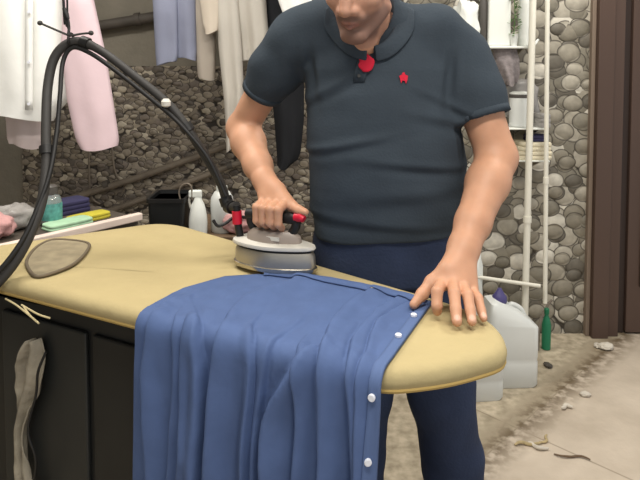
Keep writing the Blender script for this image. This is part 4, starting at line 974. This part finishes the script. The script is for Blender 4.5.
# clear bottle with teal label
c = tpix(56, 226) + tn * .03
bt = empty('plastic_bottle', c, 'clear plastic bottle with a teal label on the side table', 'bottle')
MB().lathe(c, [(.030, 0), (.036, .004), (.037, .03), (.037, .085), (.030, .105), (.018, .115), (.017, .12)], 24).build('bottle_body', M['clear'], bt)
MB().lathe(c, [(.0375, .022), (.0378, .024), (.0378, .08), (.0375, .082)], 24).build('wrap_label', M['teal'], bt)
MB().lathe(c, [(.021, .112), (.024, .114), (.023, .140), (.016, .146)], 20).build('cap', M['cap_grey'], bt)
lump('plastic_bag', M['greybag'], tpix(25, 233) + tn * .08, (.15, .12, .085), rt, 'grey plastic bag on the side table behind the hose', 'bag', 3)
lump('folded_cloth', M['pinkcloth'], tpix(3, 243) + tn * .07, (.12, .12, .085), rt, 'dusty pink cloth bundle at the left end of side table', 'cloth', 8)
def folded(name, m, c, sx, sy, sz, rot, label, layers=2, seed=1, group=None, cat='cloth'):
    t = empty(name, c, label, cat, group); mx = Matrix.Translation(c) @ Matrix.Rotation(rot, 4, 'Z')
    for i in range(layers):
        h = sz / layers; rings = []
        for j in range(9):
            a = PI * j / 8; ww = .5 * (1 - .06 * (1 - math.sin(a))); zz = h * (i + .5 - .5 * math.cos(a)) ; ring = []
            for k in range(32):
                b = 2 * PI * k / 32; cx_, sy_ = math.cos(b), math.sin(b)
                x = math.copysign(abs(cx_) ** .35, cx_) * sx * ww * (1 - .02 * i); y = math.copysign(abs(sy_) ** .35, sy_) * sy * ww
                ring.append(mx @ Vector((x, y, zz + .12 * h * noise.noise((x * 20, y * 20, seed + i)) * (0 if (i == 0 and j == 0) else 1))))
            rings.append(ring)
        MB().loft(rings).build('fold_layer', m, t, smooth=50)
    return t
folded('folded_cloth', M['greencloth'], tpix(63, 229) + tn * .02 + tax * .03, .17, .08, .022, rt, 'mint green folded cloth behind the pale table edge', 2, 3)
folded('folded_cloth', M['yellowcloth'], tpix(93, 221) + tn * .03, .16, .07, .022, rt, 'yellow folded cloth near the right end of side table', 2, 4)
folded('folded_cloth', M['bluecloth'], tpix(86, 218) + tn * .14, .17, .10, .05, rt, 'dark blue folded cloth behind the yellow cloth', 3, 5)
# bench behind the iron with bin, bottle, tub
bz = .72
be = empty('wooden_bench', (-.45, 2.54, 0), 'low brown wooden bench behind the ironing table', 'bench')
MB().box((-.71, 2.36, bz - .03), (-.18, 2.72, bz)).build('bench_top', M['wood'], be, smooth=0, bevel=.004)
for x in (-.67, -.22):
    for y in (2.40, 2.68): MB().box((x - .02, y - .02, 0), (x + .02, y + .02, bz - .03)).build('leg', M['wood'], be, smooth=0, bevel=.003)
xa = PY(153, 200, 2.45).x; xb = PY(189, 200, 2.45).x; zz = PY(170, 195, 2.45).z
bn = empty('black_bin', ((xa + xb) / 2, 2.45, bz), 'square black plastic bin behind the far table corner', 'bin')
cx, hw = (xa + xb) / 2, (xb - xa) / 2
def rrect(hx, hy, z, r=.015, cxx=cx, cyy=2.45):
    pts = []
    for sx, sy, a0 in ((1, 1, 0), (-1, 1, PI / 2), (-1, -1, PI), (1, -1, 1.5 * PI)):
        for k in range(5): a = a0 + k / 4 * PI / 2; pts.append(Vector((cxx + sx * (hx - r) + r * math.cos(a), cyy + sy * (hy - r) + r * math.sin(a), z)))
    return pts
MB().loft([rrect(hw * .9, .085, bz), rrect(hw, .09, zz), rrect(hw - .006, .084, zz), rrect(hw * .85, .075, bz + .02)]).build('bin_body', M['black'], bn, smooth=30)
MB().loft([rrect(hw + .004, .094, zz - .012), rrect(hw + .004, .094, zz + .003), rrect(hw - .006, .084, zz + .003), rrect(hw - .006, .084, zz - .012)]).build('rim', M['rubber_dark'], bn, smooth=30)
c = PY(198, 215, 2.40); c.z = bz
sb = empty('spray_bottle', c, 'white plastic spray bottle beside the black bin', 'bottle')
zt3 = PY(198, 187, 2.40).z - bz
MB().lathe(c, [(.030, 0), (.036, .005), (.037, .05), (.035, .075), (.026, zt3 - .07), (.016, zt3 - .05), (.014, zt3 - .04)], 22).build('bottle_body', M['white_plastic'], sb)
MB().box((-.035, -.012, zt3 - .042), (.016, .012, zt3 - .012), Matrix.Translation(c)).build('spray_head', M['white_plastic'], sb, smooth=0, bevel=.006)
MB().tube(spline([c + Vector((-.026, 0, zt3 - .03)), c + Vector((-.034, 0, zt3 - .055)), c + Vector((-.028, 0, zt3 - .085))], 4), .005, 8).build('trigger', M['iron_white'], sb)
MB().tube(spline([PY(182, 205, 2.39), PY(179, 192, 2.39), PY(184, 184, 2.39), PY(191, 186, 2.39), PY(192, 200, 2.39)], 5), .003, 8).build('wire_loop', M['steel_pipe'], sb)
c = PY(222, 200, 2.44); c.z = bz; zt4 = PY(222, 186, 2.44).z - bz
tb = empty('plastic_tub', c, 'cloudy white plastic canister standing behind the steam hose', 'canister')
MB().lathe(c, [(.040, 0), (.045, .006), (.046, zt4 * .6), (.044, zt4 * .75), (.03, zt4 * .88), (.02, zt4 * .9)], 24).build('tub_body', M['hdpe'], tb)
MB().lathe(c, [(.022, zt4 * .88), (.023, zt4 * .9), (.022, zt4), (.012, zt4 * 1.02)], 18).build('screw_cap', M['white_plastic'], tb)
lump('pink_cloth', M['pinkcloth'], Vector((PY(240, 230, 2.40).x, 2.42, bz)), (.17, .08, .085), 0, 'pink cloth bundled behind the rear of the iron', 'cloth', 12)
# thin wires on the wall below the pink sleeve
for k, (lab, pp) in enumerate((('pale thin wire on pebble wall below the pink sleeve', [(90, 120), (89, 160), (91, 195), (100, 204)]), ('thin wire hanging right of the pink sleeve', [(111, 120), (113, 160), (117, 176), (124, 186), (121, 196)]))):
    o = MB().tube(spline([PY(x, y, YL - .03) for x, y in pp], 6), .006, 8).build('wall_wire', M['steel_pipe'], None); tag(o, lab, 'wire')
# ------------------------------------------------------------------ shelves on the right pebble wall
ys = YR - .14
def shelf(name, px0, px1, py, label, th=.012, dep=.13, lip=False):
    a = PY(px0, py, ys - dep / 2); b = PY(px1, py, ys - dep / 2); t = empty(name, ((a.x + b.x) / 2, YR, a.z), label, 'shelf', 'wall shelves')
    y0, y1 = YR - .03 - dep - .06, YR
    MB().box((a.x, y0, a.z - th), (b.x, y1, a.z)).build('shelf_board', M['white_plastic'], t, smooth=0, bevel=.004)
    if lip: MB().tube(spline([Vector((b.x - .02, y0, a.z - .006)), Vector((b.x + .01, y0, a.z + .002)), Vector((b.x + .04, y0 + .02, a.z + .03))], 5), .006, 8).build('hook_end', M['white_plastic'], t)
    for x in (a.x + .02, b.x - .02): MB().add([(x - .004, y1, a.z - th), (x + .004, y1, a.z - th), (x + .004, y0 + .04, a.z - th), (x - .004, y0 + .04, a.z - th), (x - .004, y1, a.z - .07), (x + .004, y1, a.z - .07)], [(0, 1, 2, 3), (0, 4, 5, 1), (3, 2, 5, 4), (0, 3, 4), (1, 5, 2)]).build('bracket', M['alu'], t, smooth=0)
    return a.z, (y0 + y1) / 2
z1, yc = shelf('wall_shelf', 448, 530, 46, 'white wall shelf above the left shoulder holding plant and box', lip=True)
def px_at(px, Y): return (px - 320) / F * Y / 1.0
def xat(px, py, Y): return PY(px, py, Y).x
yc -= .03
x0, x1 = xat(486, 20, yc), xat(508, 20, yc)
bx = empty('white_box', ((x0 + x1) / 2, yc, z1), 'tall white plastic box on the top wall shelf', 'box')
MB().box((x0, yc - .05, z1), (x1, yc + .05, z1 + .34)).build('box_body', M['white_plastic'], bx, smooth=0, bevel=.008)
MB().box((x0 - .003, yc - .053, z1 + .34), (x1 + .003, yc + .053, z1 + .37)).build('lid', M['hdpe'], bx, smooth=0, bevel=.006)
xm = xat(524, 20, yc)
wb = empty('white_bottle', (xm, yc, z1), 'slim white bottle on top shelf beside the white pipe', 'bottle')
MB().lathe((xm, yc, z1), [(.022, 0), (.027, .005), (.028, .2), (.02, .23), (.012, .24), (.012, .25)], 20).build('bottle_body', M['white_plastic'], wb); MB().lathe((xm, yc, z1), [(.015, .245), (.015, .285), (.01, .29)], 16).build('cap', M['hdpe'], wb)
xm = xat(482, 20, yc)
gb = empty('grey_bottle', (xm, yc - .02, z1), 'slim dark grey bottle on top shelf beside the white box', 'bottle')
MB().lathe((xm, yc - .02, z1), [(.014, 0), (.017, .004), (.018, .2), (.012, .24), (.009, .25)], 18).build('bottle_body', M['cap_grey'], gb); MB().lathe((xm, yc - .02, z1), [(.011, .245), (.011, .28), (.007, .284)], 14).build('cap', M['rubber_dark'], gb)
lump('white_sack', M['white_plastic'], Vector((xat(466, 20, yc), yc, z1)), (.12, .1, .22), 0, 'white plastic sack on top shelf just above the shoulder', 'bag', 21)
xm = xat(513.5, 20, yc - .04); pl = empty('potted_plant', (xm, yc - .05, z1), 'small green trailing plant between the white box and slim bottle', 'plant')
MB().lathe((xm, yc - .05, z1), [(.014, 0), (.02, .05), (.022, .055), (.018, .056)], 18).build('pot', M['hdpe'], pl)
lm = MB(); random.seed(5)
for k in range(46):
    h = .05 + .2 * random.random(); a = random.random() * 2 * PI; r = .004 + .018 * random.random(); c = Vector((xm + r * math.cos(a), yc - .05 + r * math.sin(a), z1 + h)); dv = Vector((math.cos(a), math.sin(a), random.uniform(-.6, .6))) * .022; sd = dv.cross(Vector((0, 0, 1))).normalized() * .006
    lm.add([c, c + dv * .5 + sd, c + dv, c + dv * .5 - sd, c + dv * .5 + Vector((0, 0, .003))], [(0, 1, 4), (1, 2, 4), (2, 3, 4), (3, 0, 4)])
lm.build('leaves', M['leaf'], pl, smooth=0, solid=.0008)
MB().tube([(xm, yc - .05, z1 + .05), (xm + .004, yc - .05, z1 + .15), (xm - .003, yc - .05, z1 + .25)], .0022, 6).build('stem', M['leaf'], pl)
# knitted cloth hanging from the shelf
cloth_tube('knitted_cloth', M['knit'], [(47, 493, 516), (60, 494, 519), (74, 500, 519), (84, 504, 516)], YR - .16, .035, (2.5, .012), 14, None, 'grey knitted cloth hanging under the top wall shelf', 'cloth')
z2, yc2 = shelf('wall_shelf', 500, 546, 128, 'middle wall shelf holding the pale jar and blue white cloth', th=.008)
c = Vector((xat(519, 110, yc2 - .03), yc2 - .03, z2)); hj = PY(519, 92, yc2 - .03).z - z2
jr = empty('plastic_jar', c, 'pale clear jar with a dark rim on the middle shelf', 'jar')
MB().lathe(c, [(.040, 0), (.046, .004), (.046, hj * .85), (.042, hj * .9)], 28).build('jar_body', M['hdpe'], jr); MB().lathe(c, [(.047, hj * .84), (.048, hj * .86), (.048, hj * .92), (.047, hj * .94)], 28).build('dark_rim', M['cap_grey'], jr)
MB().lathe(c, [(.046, hj * .92), (.046, hj * .98), (.03, hj * 1.02)], 28).build('lid', M['white_plastic'], jr)
lump('plastic_bag', M['greybag'], Vector((xat(522, 84, yc2 + .045), yc2 + .045, z2)), (.16, .05, .235), 0, 'crumpled grey plastic bag standing behind the pale jar', 'bag', 31)
folded('folded_cloth', M['greybag'], Vector((xat(540, 120, yc2 - .03), yc2 - .03, z2)), .06, .12, .065, .15, 'small grey folded cloth right of the jar on middle shelf', 3, 6)
z3, yc3 = shelf('wall_shelf', 506, 549, 160, 'lowest wall shelf holding the stack of cream towels', th=.008)
ht = (PY(530, 140, yc3).z - z3) / 4
for k, lab in enumerate(('bottom towel of the cream stack on the lowest shelf', 'second towel from the bottom of the cream stack', 'third towel from the bottom of the cream stack', 'topmost towel of the cream stack on the lowest shelf')):
    folded('folded_towel', M['towel'], Vector((xat(531, 150, yc3 - .03) + .004 * (k % 2), yc3 - .03, z3 + k * ht)), .17 - .006 * k, .15, ht * .98, .03 * (k - 1), lab, 1, 40 + k, 'cream towels on the lowest shelf', 'towel')
folded('folded_cloth', M['bluecloth'], Vector((xat(536, 136, yc3 - .02), yc3 - .02, z3 + 4 * ht)), .10, .10, .03, .1, 'dark blue folded cloth on top of the cream towels', 2, 7)

# ------------------------------------------------------------------ cans and things on the floor at the right
def jerrycan(px, pyb, wpx, label, hgt, capx, rot, capm, dep=.15):
    c = PZ(px, pyb, 0) + Vector((0, dep / 2, 0)); w_ = wpx / F * c.y / 2; t = empty('water_can', c, label, 'can', 'white water cans')
    mx = Matrix.Translation(c) @ Matrix.Rotation(rot, 4, 'Z'); rings = []
    def rr2(hx, hy, z, xo=0, zs=0, r=.03):
        o = []
        for sx, sy, a0 in ((1, 1, 0), (-1, 1, PI / 2), (-1, -1, PI), (1, -1, 1.5 * PI)):
            for k in range(6):
                a = a0 + k / 5 * PI / 2; x = xo + sx * (hx - r) + r * math.cos(a); o.append(mx @ Vector((x, sy * (hy - r) + r * math.sin(a), z - zs * (x + hx) / (2 * hx))))
        return o
    hd = dep / 2
    rings = [rr2(w_ * .93, hd * .93, .0), rr2(w_, hd, .012), rr2(w_, hd, hgt * .30), rr2(w_ * .975, hd * .97, hgt * .33), rr2(w_, hd, hgt * .36), rr2(w_, hd, hgt * .78, 0, hgt * .05), rr2(w_ * .97, hd * .96, hgt * .90, 0, hgt * .16), rr2(w_ * .80, hd * .78, hgt * 1.0, -w_ * .12, hgt * .20, .025), rr2(w_ * .5, hd * .5, hgt * 1.02, -w_ * .2, hgt * .14, .02)]
    MB().loft(rings).build('can_body', M['hdpe'], t, smooth=50)
    cc = mx @ Vector((capx * w_, 0, hgt * .96))
    MB().lathe(cc, [(.024, 0), (.024, .02)], 18).build('neck', M['hdpe'], t)
    MB().lathe(cc, [(.030, .008), (.032, .012), (.031, .035), (.022, .045), (.012, .062), (.008, .07)], 20).build('cap', capm, t)
    MB().tube(spline([mx @ Vector((-.1 * w_, 0, hgt * .92)), mx @ Vector((w_ * .1, 0, hgt * .955)), mx @ Vector((w_ * .45, 0, hgt * .90)), mx @ Vector((w_ * .6, 0, hgt * .82))], 5), .011, 10).build('handle', M['hdpe'], t)
    return t
jerrycan(514, 389, 50, 'white water can with a purple cap right of the table tip', .355, -.42, .05, M['purple'], .16)
jerrycan(484, 402, 42, 'white water can half hidden below the tip of the ironing table', .25, -.4, .1, M['white_plastic'], .09)
lump('white_bag', M['white_plastic'], Vector((PY(476, 300, 2.85).x, 2.85, 0)), (.055, .10, .52), 0, 'tall white plastic bag standing behind the left hand', 'bag', 51, amp=.18)
c = PZ(546, 349, 0) + Vector((0, .0, 0)); gb = empty('green_bottle', c, 'slim green bottle on the floor under the white pipes', 'bottle')
MB().lathe(c, [(.016, 0), (.021, .004), (.022, .12), (.016, .15), (.009, .168), (.009, .18)], 20).build('bottle_body', M['green'], gb); MB().lathe(c, [(.011, .175), (.012, .178), (.012, .2), (.008, .204)], 16).build('cap', M['green'], gb)
o = MB().tube(spline([PZ(538, 350, .004), PY(540, 322, 3.0), PY(548, 305, 3.03), PY(552, 300, 3.04)], 6), .006, 8).build('grey_hose', M['steel_pipe'], None); tag(o, 'short thin grey hose curling up behind the green bottle', 'hose')
# floor debris
random.seed(11)
for k, (px, py, ln, ang, lab, m, thk) in enumerate(((528, 444, .10, .1, 'longest straw strip in the litter near the slab edge', 'straw', .006), (538, 447, .07, -.5, 'pale curled strip crossing the straw litter on floor', 'chip', .007), (545, 440, .06, .8, 'thin straw scrap at the back of the floor litter', 'straw', .005), (572, 457, .12, -.25, 'long dark stick lying on the tile right of the litter', 'wood', .004), (566, 407, .05, .2, 'pale chip on the slab joint above the litter', 'chip', .008))):
    p = PZ(px, py, thk); dv = Vector((math.cos(ang), math.sin(ang), 0)); sd = Vector((-dv.y, dv.x, 0))
    pts = [p + dv * (ln * (i / 6 - .5)) + sd * (.008 * math.sin(i * 1.1 + k)) + Vector((0, 0, .004 * abs(math.sin(i + k)))) for i in range(7)]
    o = MB().tube(spline(pts, 3), [thk * (.5 + .5 * math.sin(PI * (i + 1) / 20)) for i in range(19)], 8).build('floor_scrap', M[m], None); tag(o, lab, 'litter', 'litter on the floor')
for k, (px, py, sz, lab, m) in enumerate(((606, 349, .05, 'pale crumpled scrap lying at the foot of the door frame', 'chip'), (597, 347, .03, 'small pale chip left of the scrap by the door frame', 'chip'), (548, 367, .03, 'small dark pebble on floor right of the water can', 'dark_pipe'), (585, 396, .03, 'small chip on the slab edge near the door', 'chip'))):
    lump('floor_scrap', M[m], PZ(px, py, 0.0), (sz * 1.4, sz, sz * .6), k, lab, 'litter', 60 + k, 'litter on the floor')
